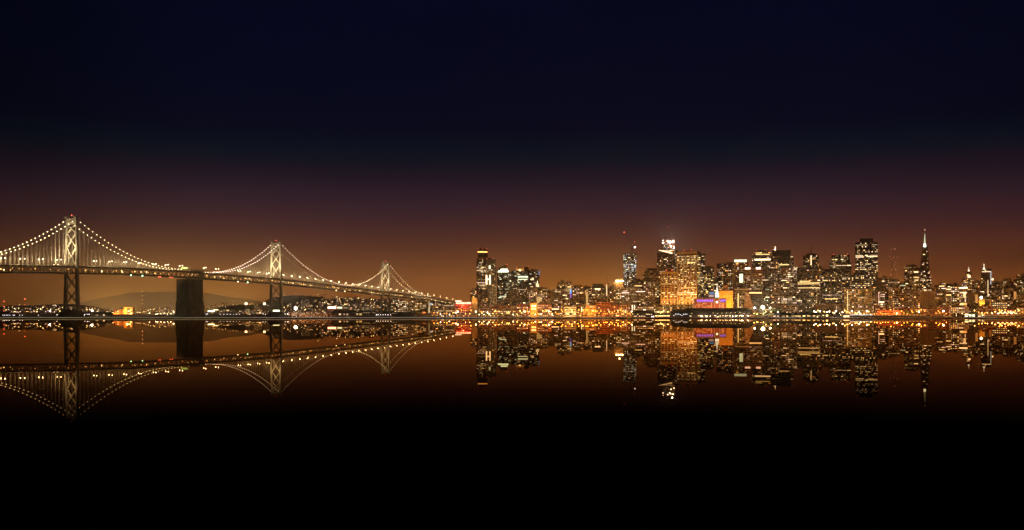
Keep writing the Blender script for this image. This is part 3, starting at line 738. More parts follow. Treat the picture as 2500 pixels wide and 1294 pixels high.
B(1540, 1574, 684, 2760, 'sparse', 'dark', 'dark flat topped tower right behind the wide striped office', bright=[(.3, .8, 697, 699, 'y', 1)])
B(1548, 1576, 706, 2640, 'office', 'brown', 'brown block between the striped office and the grid windowed tower', name='office_building', cat='building')
# ---- financial district
B(1569, 1611, 655, 2800, 'office', 'dark', 'dark stepped tower with a hipped shoulder left of the gold framed pair', tiers=[(0, 1, 671), (.08, 1, 661), (.26, .85, 655)], dark_top=10, roof=False)
B(1572, 1613, 689, 2640, 'grid', 'brown', 'brown tower dotted with an even grid of white windows, left of the gold framed pair')
r = B(1604, 1642, 616.5, 2850, 'office', 'dark', 'dark tower with a sloping top edged by a bright white wedge', roof=False, dark_top=14, red=1)
root, wd, dp, ox, zt = r; m_ = MB(); zl = Hz(609.5, 2850) - 3
m_.hexa([(0, .2, zt + .9), (wd, .2, zt + .9), (wd, dp * .9, zt + .9), (0, dp * .9, zt + .9)], [(0, .2, zl), (wd, .2, zt + 1.2), (wd, dp * .9, zt + 1.2), (0, dp * .9, zl)]); m_.build('sloping_crown', wall('dark'), root)
m_ = MB(); m_.hexa([(wd * .12, -.5, zl - 2.6), (wd * .97, -.5, zt - 4.4), (wd * .97, -.1, zt - 4.4), (wd * .12, -.1, zl - 2.6)], [(wd * .12, -.5, zl - 1.8), (wd * .97, -.5, zt + 1.1), (wd * .97, -.1, zt + 1.1), (wd * .12, -.1, zl - 1.8)]); m_.build('lit_wedge', wmat('w', 2), root)
B(1641, 1655, 612.5, 2900, 'bands', 'dark', 'narrow banded dark tower between the white wedge tower and the tall gold framed one', roof=False)
r = B(1618, 1647, 587, 3000, 'work', 'dark', 'unfinished crown flood lit with glaring white lamps rising behind the white wedge tower', roof=False, bot=612)
root, wd, dp, ox, zt = r
for i_, (f_, rr, rad) in enumerate(((.02, 593, 1.9), (.42, 589, 2.6), (.6, 592.5, 3.2), (.68, 591, 2.4), (.86, 590, 3.4), (.95, 605, 2.2), (.7, 602, 2.4), (.03, 587, 1.1))):
    m_ = MB(); m_.ball((0, 0, 0), rad * .72); m_.box(-.4, .4, .5, 3, -.4, .4); m_.build('work_lamp', glow('flood_white', (1, .93, .82), 50), root, (wd * f_, -2.5, Hz(rr, 3000) - 3))
m_ = MB()
for q in (.0, .2, .45, .62, .8, 1): m_.bar((wd * q, 1, zt), (wd * q, 1, zt + 3 + 5 * ((q * 7) % 1)), .4, 5)
m_.build('scaffold_top', darksteel, root)
lamp('POINT', 60000, (1, .93, .82), root, (wd * .8, -12, zt + 6), 2)
# two gold framed towers
goldm = wall('gold')
def goldtower(x0, x1, top, Y, label, split, ncol, red):
    r_ = B(x0, x1, top, Y, 'gold', 'brown', label, split=split, roof=False, dark_top=5, pm=.4, red=0, ang=28)
    root, wd, dp, ox, zt = r_; m_ = MB()
    for i in range(ncol + 1):
        q = ox + wd * i / ncol; q = min(max(q, ox + .9), ox + wd - .9); m_.box(q - .75, q + .75, -1.5, -.5, 0, zt)
    m_.box(ox, ox + wd, -1.7, -.5, zt - 4.2, zt + 1.6)
    m_.build('gold_piers', goldm, root)
    m_ = MB(); m_.box(ox + wd * .28, ox + wd * .68, 5, dp * .8, zt, zt + 5.5); rp_ = m_.build('rooftop_plant', wall('red'), root)
    for f_ in (.32, .66):
        m_ = MB(); m_.ball((0, 0, 0), 1.0); m_.build('beacon', red_b, rp_, (ox + wd * f_, 5, zt + 6.5))
    fl = MB(); fl.box(ox + wd * .1, ox + wd * .9, -1.2, 0, 0, 1); fo = fl.build('floodlight_bar', darksteel, root, (0, -42, 24))
    for f_ in (.2, .8):
        lamp('SPOT', 3.6e5 * (zt / 200) ** 2, (1, .62, .18), fo, (ox + wd * f_, 0, 1.3), 1.5, 130, .5, aim=(ox + wd * f_, 42, zt * .62))
    return r_
goldtower(1652, 1710, 614.5, 2700, 'taller of the two gold framed towers, packed with lit windows', -.13, 6, 2)
goldtower(1613, 1655, 665, 2560, 'shorter of the two gold framed towers, standing in front of its taller twin', 0, 5, 2)
B(1703, 1743, 650, 2780, 'busy', 'dark', 'dark tower with yellow white striped upper floors right of the gold framed pair', split=-.18, tiers=[(0, 1, 652), (.05, .85, 650)], roof=False)
B(1741, 1751, 678, 2900, 'busy', 'pale', 'sliver of a pale lit block between two dark towers above the clock tower', roof=False, name='office_building', cat='building')
B(1710, 1722, 620, 3000, 'bands', 'dark', 'dark banded tower edge peeping out behind the taller gold framed tower', roof=False)
B(1750, 1793, 644, 2760, 'resi', 'dark', 'wide dark residential tower behind the clock tower with regular columns of windows', tiers=[(0, 1, 644), (.55, 1, 641)], roof=False, bot=745)
B(1788, 1794, 658, 2600, 'blank', 'gold', 'tall thin amber slab rising right of the blank amber wall', roof=False, name='slab_block', cat='building')
r = B(1792, 1827, 641, 2700, 'resi', 'brown', 'brown tower topped by a long white light box', roof=False, bright=[(.38, .62, 669, 690, 'g', 1)])
root, wd, dp, ox, zt = r; m_ = MB(); m_.box(wd * .02, wd * .88, -.6, 6, zt + 1.1, zt + 8.2); m_.build('light_box', wmat('g', 1), root)
r = B(1815, 1862, 655, 2500, 'ribs', 'tan', 'tan tower with close vertical fins and two white lights on its roof', roof=False, bot=714, dark_top=10, pm=.9)
root, wd, dp, ox, zt = r
for f0, f1 in ((.08, .36), (.66, .9)):
    m_ = MB(); m_.box(wd * f0, wd * f1, -1.1, -.5, zt - 3, zt + 2); m_.build('light_panel', wmat('p', 2), root)
m_ = MB(); m_.box(wd * .3, wd * .95, -1.1, -.6, Hz(716, 2500) - 3, Hz(714.3, 2500) - 3); m_.build('lit_band', wmat('y', 2), root)
B(1836, 1882, 615, 2820, 'office', 'dark', 'dark tower with a rounded top and one brilliant white floor', tiers=[(0, 1, 615.5), (.15, .8, 612)], roof=False, bright=[(.14, .98, 632.5, 636, 'w', 2), (.2, .5, 617, 619, 'y', 1), (.2, .95, 620.5, 622.5, 'y', 1)], red=2)
B(1861, 1879, 655, 2620, 'glass', 'brown', 'narrow column of a tower with white windows right of the finned tan tower', roof=False)
B(1873, 1898, 640, 2700, 'office', 'brown', 'brown shoulder tower stepping down left of the tall twin stepped one', roof=False)
r = B(1883, 1937, 611, 2760, 'office', 'dark', 'tall broad dark stepped tower with a white mast at its left corner', tiers=[(0, 1, 626), (.05, .88, 611)], roof=False, dark_top=14, bright=[(.35, .8, 645.5, 648, 'y', 1)])
root, wd, dp, ox, zt = r; m_ = MB(); m_.bar((wd * .18, 3, zt), (wd * .18, 3, zt + 11), .6, 6, r2=.3); m_.box(wd * .12, wd * .2, 2, 3, zt + 1, zt + 2); m_.build('mast', bead_w, root)
B(1903, 1946, 655, 2560, 'bands', 'brown', 'brown striped office tower low in front of the tall stepped one')
B(1934, 1958, 651, 2820, 'office', 'brown', 'brown tower between the tall stepped one and the bright banded block', tiers=[(0, 1, 655), (0, .6, 651)], roof=False)
B(1885, 1904, 690, 2480, 'resi', 'brown', 'narrow brown block above the dark trees by the ferry piers', name='office_building', cat='building', roof=False)
r = B(1961, 1999, 624, 3050, 'resi', 'brown', 'stepped tower with twin needle masts and a bright central window strip', tiers=[(0, 1, 624), (.18, .82, 619.5)], roof=False, bright=[(.47, .55, 624, 647, 'w', 1)], mast=((.44, 595, .9), (.56, 595, .9)))
B(1996, 2012, 650, 2950, 'sparse', 'dark', 'dark stepped block at the right foot of the twin masted tower', tiers=[(0, 1, 655), (0, .6, 650)], roof=False)
B(1938, 2003, 658, 2600, 'office', 'brown', 'very broad brown office block with three brilliant yellow floors', roof=True, bright=[(.22, .62, 686, 688, 'y', 1), (.15, .97, 689.7, 691, 'y', 1), (.15, .97, 692.7, 694.2, 'y', 1), (.15, .97, 702.3, 703.8, 'y', 1)])
B(2003, 2056, 660, 2680, 'office', 'dark', 'broad dark block with scattered yellow floors right of the brilliant banded one', bright=[(.1, .35, 684, 686, 'y', 1), (.2, .8, 729, 731, 'y', 1)])
B(2025, 2078, 623, 2900, 'office', 'dark', 'stepped dark tower with small corner lights left of the tallest black slab', tiers=[(0, 1, 636), (.1, .93, 623)], roof=False, red=2)
B(2088, 2143, 592, 2820, 'dots', 'black', 'tallest black slab tower with white window rows and a dark penthouse', tiers=[(0, 1, 592.5), (.2, .79, 583.5)], roof=False, dark_top=24, pm=.6, bright=[(.02, .38, 626.5, 629, 'w', 1), (.5, .98, 625.5, 628, 'w', 1)])
r = B(2075, 2136, 672, 2640, 'dots', 'black', 'broad black building with chamfered roof at the foot of the tallest black slab', tiers=[(0, 1, 672), (.16, .72, 666)], roof=False, dark_top=22)
B(2061, 2128, 707, 2420, 'resi', 'gold', 'wide amber residential block with a vertical light strip at its left end', roof=False, bright=[(.115, .135, 708, 758, 'y', 1)], name='apartment_block', cat='building')
B(2124, 2140, 700, 2600, 'resi', 'dark', 'narrow dark block right of the wide amber residential one', name='apartment_block', cat='building')
B(2137, 2153, 678, 2780, 'blank', 'brown', 'blank brown slab right of the tallest black slab tower', roof=False, name='slab_block', cat='building')
B(2150, 2168, 677, 2800, 'sparse', 'brown', 'brown block with one lit corner window beside the blank slab', bright=[(.2, .5, 685, 688, 'w', 1)], name='office_building', cat='building')
B(2145, 2161, 712, 2500, 'bands', 'brown', 'small brown block with a bright vertical edge and one full lit floor', roof=False, bright=[(0, .07, 713, 745, 'p', 1), (.07, .85, 736, 738.5, 'w', 2)], name='office_building', cat='building')
B(2160, 2171, 704, 2560, 'resi', 'dark', 'narrow dark apartment block left of the orange window column', roof=False, name='apartment_block', cat='building')
B(2166, 2196, 684, 2900, 'office', 'dark', 'dark mid rise below the red and white broadcast mast', name='office_building', cat='building')
B(2170, 2179, 702, 2450, 'resi', 'gold', 'narrow amber apartment block glowing from its foot', roof=False, name='apartment_block', cat='building')
B(2179, 2198, 699, 2480, 'grid', 'brown', 'brown apartment block right of the narrow amber one', name='apartment_block', cat='building')
B(2194, 2226, 691, 2820, 'office', 'dark', 'dark mid rise with a row of green white windows left of the pyramid', bright=[(.1, .55, 696, 698.5, 'g', 0)], name='office_building', cat='building')
B(2197, 2246, 711, 2460, 'resi', 'brown', 'wide brown apartment block with bright windows near the pyramid foot', name='apartment_block', cat='building')
B(2207, 2246, 651, 3050, 'office', 'tan', 'square tan tower left of the pyramid whose right face is brighter', split=.58, ang=45, tiers=[(0, 1, 651)], bright=[(.1, .7, 663, 665, 'w', 2), (.1, .8, 676, 678, 'y', 1), (.15, .75, 683, 685, 'y', 1)])
# pyramid
Yp = 2736
t_ = thing('pyramid_tower', 'slender four sided pyramid skyscraper with a white lit spire', 'skyscraper', ((2258 - 1250) * (Yp + 22) / F, Yp + 22, 3), -math.atan2(1008, F) + R(9))
k = Yp / F; zA = Hz(560, Yp) - 3; w0 = 20.5 * k
def hw_(z): return max(.35, w0 * (1 - z / zA) + .2)
m_ = MB(); z1 = Hz(602, Yp) - 3
R4 = lambda h, z, g=0: [(-h - g, -h - g, z), (h + g, -h - g, z), (h + g, h + g, z), (-h - g, h + g, z)]
m_.hexa(R4(hw_(12) - .4, 12), R4(hw_(z1) - .4, z1)); m_.hexa(R4(hw_(0), 0), R4(hw_(12), 12)); m_.build('curtain_wall', glass_d, t_)
m_ = MB(); nfl = 46
for j in range(nfl):
    z = 12 + (z1 - 12) * j / nfl; zz = z + (z1 - 12) / nfl * .52
    m_.hexa(R4(hw_(z), z), R4(hw_(zz), zz))
m_.build('floor_bands', wall('brown'), t_)
m_ = MB(); zs = Hz(604, Yp) - 3; zw0 = zs - 95
for s in (-1, 1): m_.hexa([(s * (hw_(zw0) - .5), -2.5, zw0), (s * (hw_(zw0) + .6), -2.5, zw0), (s * (hw_(zw0) + .6), 2.5, zw0), (s * (hw_(zw0) - .5), 2.5, zw0)][::s], [(s * (hw_(zs) - 1), -2.5, zs + 3), (s * (hw_(zs) + 2.8), -2.5, zs + 3), (s * (hw_(zs) + 2.8), 2.5, zs + 3), (s * (hw_(zs) - 1), 2.5, zs + 3)][::s])
m_.build('wings', wall('dark'), t_)
m_ = MB(); m_.hexa(R4(hw_(z1) - .3, z1), R4(.5, zA)); spr = m_.build('spire', mat('spire_metal', (.5, .5, .42), .4, .2, 0), t_)
m_ = MB(); rnd = random.Random(3)
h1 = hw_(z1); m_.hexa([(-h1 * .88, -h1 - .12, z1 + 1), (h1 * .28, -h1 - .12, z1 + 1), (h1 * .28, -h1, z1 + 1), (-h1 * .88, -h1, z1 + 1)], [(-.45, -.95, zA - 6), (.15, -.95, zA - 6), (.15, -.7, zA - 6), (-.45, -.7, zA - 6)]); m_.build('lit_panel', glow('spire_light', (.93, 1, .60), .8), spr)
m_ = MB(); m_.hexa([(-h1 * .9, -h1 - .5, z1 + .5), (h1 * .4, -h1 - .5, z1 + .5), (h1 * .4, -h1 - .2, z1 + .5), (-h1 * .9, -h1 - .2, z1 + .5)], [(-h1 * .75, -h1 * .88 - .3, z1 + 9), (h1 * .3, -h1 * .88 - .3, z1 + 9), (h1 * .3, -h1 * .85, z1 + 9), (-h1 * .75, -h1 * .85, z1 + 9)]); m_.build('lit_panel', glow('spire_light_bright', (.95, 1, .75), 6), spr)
m_ = MB(); m_.ball((0, 0, zA + .5), .7); m_.build('beacon', bead_w, spr)
cnt = 0
for j in range(1, 46):
    if j > 38: pr_ = .04
    else: pr_ = .30 if j < 30 else .16
    z = 12 + (z1 - 12) * (j - .24) / nfl; h = hw_(z); n = max(1, int(2 * h / 3.2)); i = 0
    while i < n:
        if rnd.random() < pr_ * (2 if j in (4, 9, 10, 16) else .8) and cnt < 100:
            ln = min(n - i, rnd.choice((1, 1, 1, 2, 3, 5) if j in (4, 9, 10, 16, 24) else (1, 1, 1, 2))); cnt += 1
            x = -h + (i + ln / 2) * 2 * h / n; o = link('window', wquad(rnd.choice('wwwyp'), rnd.choice((0, 1, 1, 2))), t_, (x, -h - .1, z), 0, (ln * 2.6, 1, 1.7)); i += ln
        else: i += 1
B(2236, 2250, 700, 2560, 'sparse', 'brown', 'dark brown block against the left foot of the pyramid', name='office_building', cat='building', roof=False)
# colonnaded block
r = B(2246, 2284, 712, 2420, 'blank', 'brown', 'dark brown block with tall ribbed walls below the pyramid', roof=False, name='ribbed_building', cat='building')
root, wd, dp, ox, zt = r; m_ = MB()
for i in range(9): m_.box(wd * (i + .3) / 9, wd * (i + .62) / 9, -.9, -.02, 4, zt - 3)
m_.box(0, wd, -1.1, -.02, zt - 2.6, zt + .2); m_.build('pilasters', wall('tan'), root)
B(2282, 2302, 716, 2440, 'low', 'brown', 'low brown block with a shelf roof right of the ribbed one', name='office_building', cat='building')
B(2281, 2292, 697, 2650, 'resi', 'brown', 'narrow brown tower just right of the pyramid', roof=False)
B(2290, 2321, 692, 2760, 'bands', 'dark', 'dark block with a green roof band right of the pyramid', tiers=[(0, 1, 694), (.2, .6, 690)], bright=[(0.1, .5, 697.5, 700, 'y', 1)], name='office_building', cat='building', roof=False)
B(2309, 2323, 704, 2480, 'bands', 'gold', 'narrow tan block striped with balconies', name='apartment_block', cat='building', roof=False)
B(2320, 2342, 692, 2600, 'grid', 'dark', 'dark apartment tower speckled with small white windows', tiers=[(0, 1, 695), (.4, .85, 691)], roof=False, name='apartment_tower', cat='tower')
r = B(2342, 2363, 705, 2520, 'low', 'tan', 'bright block with a glowing white roof band and yellow floors', roof=False, bright=[(0, .97, 701.3, 704.6, 'w', 2), (.05, .9, 713, 716, 'w', 1), (.5, .75, 717, 727, 'y', 1), (.1, .5, 740, 745, 'y', 1), (.5, .95, 740, 745, 'o', 1)], name='office_building', cat='building')
B(2348, 2377, 680, 2900, 'resi', 'brown', 'brown tower with a rounded head and a white spire', tiers=[(0, 1, 680), (.32, .85, 668), (.42, .75, 663.5)], roof=False, bright=[(.5, .74, 673, 677, 'w', 2), (.4, .6, 670, 672, 'y', 1)], name='office_tower')
m_ = MB(); m_.lathe((0, 0, 0), [(2.8, 0), (2.2, 3), (1, 5), (.5, 9), (.2, 15)], 8); o = m_.build('spire', glow('spire_dim', (1, .85, .6), 2.2), None)
root = [q for q in bpy.data.objects if q.get('label', '').startswith('brown tower with a rounded head')][0]
o.parent = root; o.location = (28 * 2900 / F * .55, 14, Hz(663.5, 2900) - 2)
B(2361, 2379, 714, 2500, 'blank', 'brown', 'windowless brown slab right of the glowing roof band', roof=False, name='slab_block', cat='building')
B(2380, 2392, 713, 2520, 'blank', 'dark', 'dark slab with an amber strip of tiny windows', roof=False, bright=[(.1, .6, 719, 740, 'o', 0)], name='slab_block', cat='building')
B(2374, 2396, 687, 2760, 'resi', 'brick', 'brick red tower left of the tall tower with the bright vertical line', name='apartment_tower', cat='tower')
r = B(2395, 2421, 657, 2700, 'office', 'dark', 'tall tower near the right edge with a bright vertical line and a lit spire', tiers=[(0, 1, 659), (.45, 1, 657)], roof=False, bright=[(.63, .68, 684, 725, 'w', 1), (.1, .9, 662.5, 664.5, 'w', 1), (.88, .97, 662, 695, 'c', 0)])
root, wd, dp, ox, zt = r; m_ = MB(); m_.lathe((wd * .28, 6, zt), [(3.2, -1), (2.8, 1.5), (1.3, 3.5), (.6, 7), (.5, 12), (1.0, 14), (.2, 15)], 8); m_.build('spire', glow('spire_dim', (1, .85, .6), 2.2), root)
B(2420, 2446, 691, 2760, 'resi', 'brown', 'brown tower right of the one with the lit spire', bright=[(.05, .2, 680, 684, 'w', 2)], name='apartment_tower', cat='tower')
B(2444, 2480, 684, 2820, 'sparse', 'brown', 'wide dark brown block stepping up at the right edge', tiers=[(0, 1, 687), (.15, .7, 681)], roof=False, name='office_building', cat='building')
B(2446, 2466, 706, 2560, 'grid', 'gold', 'amber block with a few bright windows near the right edge', name='apartment_block', cat='building')
B(2474, 2496, 680, 2860, 'resi', 'brick', 'reddish block with a small chimney like top near the right edge', tiers=[(0, 1, 682), (.35, .7, 671)], roof=False, name='apartment_block', cat='building')
B(2490, 2530, 676, 2780, 'office', 'brown', 'last dark building cut by the right edge of the view', tiers=[(0, 1, 680), (.05, .6, 669)], roof=False, name='office_building', cat='building')
B(2464, 2486, 705, 2600, 'resi', 'brown', 'mid rise brown block with a yellow stairwell near the right edge', bright=[(.5, .8, 712, 730, 'o', 0)], name='apartment_block', cat='building')
B(2484, 2525, 722, 2500, 'low', 'gold', 'low amber block touching the right edge of the view', name='apartment_block', cat='building')
B(2421, 2447, 716, 2560, 'resi', 'brown', 'block with a pointed gable below the tower with the lit spire', name='apartment_block', cat='building')
# ---- hidden hotel with a sloping terrace front, and its round restaurant
r = B(1797, 1818, 713, 2450, 'resi', 'gold', 'amber terrace hotel block with a column of bright yellow balconies', roof=False, bright=[(.1, .3, 716, 751, 'y', 1)], name='hotel', cat='building')
root, wd, dp, ox, zt = r; m_ = MB(); kk = 2450 / F
m_.hexa([(wd, 0, 0), (wd + 32 * kk, 0, 0), (wd + 32 * kk, dp, 0), (wd, dp, 0)], [(wd, 0, zt), (wd + 8 * kk, 0, zt), (wd + 8 * kk, dp, zt), (wd, dp, zt)]); m_.build('terraced_wing', wall('tan'), root)
rnd = random.Random(8); nfl = int(zt / 3.6); cnt = 0
for j in range(nfl):
    z = (j + .5) * zt / nfl; xe = wd + (32 - 24 * z / zt) * kk; n = int((xe - wd) / 3.4)
    for i in range(n):
        if rnd.random() < .4 and cnt < 95:
            cnt += 1; link('window', wquad(rnd.choice('wyo'), rnd.choice((0, 0, 1))), root, (wd + 1.5 + i * 3.4, -.1, z), 0, (1.6, 1, 1.7))
m_ = MB(); m_.lathe((0, 0, 0), [(11, 0), (13, 2), (18, 3), (19, 4.5), (19, 8), (16, 9.2), (5, 11)], 24); ro = m_.build('round_restaurant', wall('tan'), root, (14 * kk, 18, zt + 1))
m_ = MB(); m_.lathe((0, 0, 0), [(19.15, 5.2), (19.15, 7)], 24); m_.build('window_band', wmat('o', 0), ro)
# blank amber wall block behind the clock tower
r = B(1755, 1789, 711, 2400, 'blank', 'gold', 'blank floodlit amber wall block right of the clock tower', split=0, roof=False, name='amber_building', cat='building')
root, wd, dp, ox, zt = r; m_ = MB(); m_.box(ox + wd * .3, ox + wd * .65, 6, dp - 4, zt, zt + 15); m_.build('roof_box', wall('brown'), root)
fl = MB(); fl.box(-4, 4, -1, 1, 0, 1.2); fo = fl.build('floodlight', darksteel, root, (ox + wd * .5, -34, 14))
lamp('SPOT', 5.0e5, (1, .46, .07), fo, (0, 0, 1.5), 1.5, 125, .6, aim=(0, 34, 22))
B(1784, 1801, 709, 2440, 'resi', 'gold', 'narrow amber wing with a grid of tiny openings right of the blank amber wall', roof=False, name='amber_building', cat='building')
B(1722, 1746, 717, 2500, 'sparse', 'tan', 'small block behind the purple lit hall with a blue screen on its roof', roof=False, bright=[(.35, .85, 720, 725, 'p', 0)], name='office_building', cat='building')
root = [q for q in bpy.data.objects if q.get('label', '').startswith('small block behind the purple')][0]
m_ = MB(); m_.box(11, 23.5, -.3, .2, Hz(719, 2500) - 3, Hz(713.2, 2500) - 3); sc_ = m_.build('screen', wmat('b', 0), root); m_ = MB(); m_.box(12, 13, .25, 1, Hz(720, 2500) - 3.4, Hz(713.5, 2500) - 3); m_.box(21, 22, .25, 1, Hz(720, 2500) - 3.4, Hz(713.5, 2500) - 3); m_.build('support', darksteel, sc_)
# ---- ferry hall with clock tower
Yf = 2280; kf = Yf / F
t_ = thing('ferry_hall', 'long brick ferry hall with a purple lit gallery and red glow', 'ferry hall', ((1693 - 1250) * kf, Yf, 3), -math.atan2(480, F))
Wd = 78 * kf; zt = Hz(729.5, Yf) - 3
m_ = MB(); m_.box(0, Wd, .5, 30, 0, zt - .1); m_.build('wall', wall('brick'), t_)
m_ = MB(); m_.box(-.6, Wd + .6, -.4, 31, zt - .1, zt + 1.1); m_.box(-.4, Wd + .4, -.2, .5, zt - 8.6, zt - 7.9); m_.box(-.4, 3, -.3, .5, 0, zt - .1); m_.build('cornice', mat('cornice_stone', (.5, .34, .3), .7, 0, .2, .1), t_)
rnd = random.Random(2)
n = 17
for i in range(n):
    x = 9 + (Wd - 11) * i / n
    if 46 < x / kf < 65: continue
    m_ = wquad('v', 1); link('window', m_, t_, (x + .8, .42, zt - 4.6), 0, (2.3, 1, 5.0))
m_ = MB(); m_.box(8, 47 * kf, .2, .48, zt - 8.2, zt - 7.8); m_.box(63 * kf, Wd - 1, .2, .48, zt - 6.6, zt - 2.4); m_.build('gallery_glow', glow('gallery_purple', (.36, .16, 1), 1.1), t_)
for j in range(4):
    for i in range(22):
        x = 5 + (Wd - 8) * i / 22
        if 46 < x / kf < 65 or rnd.random() > .72: continue
        if len([0]) and (j * 22 + i) < 88: link('window', wquad('o' if rnd.random() < .5 else 'y', 1), t_, (x, .42, zt - 11.5 - j * 3.1), 0, (1.0, 1, 1.9))
m_ = MB(); m_.box(20 * kf, 37 * kf, -.6, -.2, 1, 4.2); o = m_.build('lit_sign', wmat('p', 2), t_)
for f_ in (.1, .32, .54, .76, .97):
    fl = MB(); fl.box(-.8, .8, -.5, .5, 0, .8); fo = fl.build('floodlight', darksteel, t_, (Wd * f_, -16, 1)); lamp('POINT', 12000, (1, .38, .09), fo, (0, 0, 4), .8)
t_ = thing('clock_tower', 'slim stone clock tower with a lit clock face and white lantern top', 'clock tower', ((1749.3 - 1250) * kf, Yf - 6, 3), -math.atan2(500, F))
m_ = MB(); m_.box(-6.4, 6.4, -5, 8, 0, zt - .2); stone = mat('tower_stone', (.52, .43, .32), .7, 0, .18, .1); m_.build('shaft', stone, t_)
m_ = MB(); m_.box(-7, 7, -5.6, 8.6, zt - .2, zt + 1.2); m_.box(-7, -5.2, -5.6, -5.02, 0, zt - .2); m_.box(5.2, 7, -5.6, -5.02, 0, zt - .2); m_.build('trim', stone, t_)
m_ = MB(); m_.box(-5, 5, -3.6, 6.4, zt + 1.2, zt + 3.4); m_.box(-5.4, 5.4, -4, 6.8, zt + 9.5, zt + 10.6); 
for a_ in (-4.6, -1.5, 1.5, 4.6): m_.box(a_ - .4, a_ + .4, -3.6, -2.8, zt + 3.4, zt + 9.5)
m_.build('belfry', stone, t_)
m_ = MB(); m_.box(-4.4, 4.4, -2.7, 5.8, zt + 3.4, zt + 9.5); m_.build('lantern', glow('lantern_white', (1, .95, .8), 2.6), t_)
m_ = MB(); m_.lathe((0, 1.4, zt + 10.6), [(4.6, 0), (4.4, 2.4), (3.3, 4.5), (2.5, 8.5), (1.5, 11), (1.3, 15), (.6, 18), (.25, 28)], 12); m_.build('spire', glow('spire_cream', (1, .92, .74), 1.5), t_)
m_ = MB(); m_.lathe((0, 0, 0), [(2.7, 0), (2.7, .3)], 20); o = m_.build('clock_face', glow('clock_glow', (1, .93, .75), 3), t_, (0, -5.1, zt - 8.2)); o.rotation_euler = (R(90), 0, 0)
m_ = MB(); m_.lathe((0, 0, 0), [(3.2, 0), (3.2, .25)], 20); o = m_.build('clock_ring', wall('dark'), t_, (0, -5.02, zt - 8.2)); o.rotation_euler = (R(90), 0, 0)
m_ = MB(); m_.box(-.12, .12, -.1, 0, 0, 2); m_.box(0, 1.4, -.1, 0, -.12, .12); m_.build('clock_hands', blackhull, t_, (0, -5.45, zt - 8.2))
fl = MB(); fl.box(-1, 1, -.5, .5, 0, .8); fo = fl.build('floodlight', darksteel, t_, (8, -26, 8)); lamp('SPOT', 52000, (1, .84, .6), fo, (0, 0, 1), .8, 90, .6, aim=(-8, 24, 20))
# warm podium
r = B(1594, 1694, 744.5, 2420, 'gold', 'gold', 'long low golden podium in front of the two gold framed towers', roof=False, name='podium_building', cat='building')
# ---- lit sign building on the left shore
Ys = 2520
r = B(1110, 1150, 743, Ys, 'low', 'red', 'red brick building under a large red neon rooftop sign', roof=False, name='brick_building', cat='building')
tt = thing('neon_sign', 'long red neon rooftop sign reading HILLS BROS COFFEE', 'neon sign', ((1131.5 - 1250) * Ys / F, Ys - 1, Hz(742.6, Ys)), -math.atan2(-118, F))
me = text_mesh('HILLS BROS COFFEE', 6.2, .15); me.materials.append(glow('neon_letters', (1, .42, .26), 9)); o = link('lettering', me, tt, (0, -.6, .8)); o.rotation_euler = (R(90), 0, 0)
sx = 40 / max(1e-3, max(v.co.x for v in me.vertices) - min(v.co.x for v in me.vertices)); o.scale = (sx, 1, 1)
m_ = MB(); m_.box(-22, 22, .1, .5, 0, 7); m_.box(-22, 22, -.4, .09, -2.4, -.2)
for i in range(6): m_.bar((-20 + 8 * i, .5, -2), (-20 + 8 * i, 4, 6), .2, 4)
m_.build('frame', wall('dark'), tt)
m_ = MB(); m_.box(-22, 22, -.9, -.45, -2.2, -1.4); m_.build('neon_tube', glow('neon_red', (1, .04, .02), 3), tt)
lamp('POINT', 22000, (1, .1, .05), tt, (0, -6, -3), 1); 
tt = thing('canopy', 'small bright white funnel shaped canopy left of the red neon sign', 'canopy', P(1119, 743, 2700), 0)
m_ = MB(); m_.lathe((0, 0, 0), [(2.5, -3), (3.2, 3), (5, 5.5), (9.5, 9), (9.5, 10.4)], 14); m_.build('funnel', glow('canopy_white', (1, .78, .6), 2.6), tt)
# ---- floodlit tan pylon left
r = B(1152.5, 1169, 727, 2440, 'blank', 'tan', 'blank tan tower lit yellow from its top, right of the red neon sign', split=-.22, roof=False, name='tan_tower', cat='tower')
root, wd, dp, ox, zt = r; fl = MB(); fl.box(-1, 1, -1, .6, 0, .8); fo = fl.build('floodlight', head_y, root, (ox + wd * .4, -4.2, zt + 2.5)); m_ = MB(); m_.bar((0, 0, .3), (0, 4.6, -1.8), .2, 4); m_.build('bracket', darksteel, fo)
lamp('SPOT', 60000, (1, .72, .2), fo, (0, 0, -.3), .5, 120, .5, aim=(0, 5.2, -16))
# ---- low blocks along the waterfront
B(1170, 1291, 748, 2380, 'low', 'brown', 'very long low brick warehouse with rows of lit windows and a dark roof', roof=True, name='warehouse', cat='building')
B(1213, 1262, 737, 2460, 'sparse', 'black', 'low dark hall with a flat black roof behind the long brick warehouse', roof=False, name='hall', cat='building')
r = B(1294, 1312, 741, 2300, 'blank', 'gold', 'small amber cube shaped building with six bright windows', roof=False, bright=[(.22, .38, 745, 749, 'w', 2), (.44, .6, 745, 749, 'w', 2), (.66, .8, 745, 749, 'w', 2), (.22, .38, 752, 756, 'y', 2), (.44, .6, 752, 756, 'y', 2), (.66, .8, 752, 756, 'y', 2)], name='amber_building', cat='building')
root, wd, dp, ox, zt = r; fl = MB(); fl.box(-1, 1, -.6, .6, 0, .8); fo = fl.build('floodlight', darksteel, root, (wd / 2, -14, 0)); lamp('SPOT', 60000, (1, .6, .14), fo, (0, 0, 1.2), .8, 130, .6, aim=(0, 14, 12))
B(1262, 1294, 744, 2360, 'resi', 'brick', 'low brick block left of the small amber cube', name='apartment_block', cat='building')
B(1312, 1347, 744, 2340, 'low', 'brick', 'low brick block right of the small amber cube', name='apartment_block', cat='building')
B(1345, 1378, 741, 2400, 'bands', 'brown', 'brown low block left of the cream lit gallery building', name='office_building', cat='building')
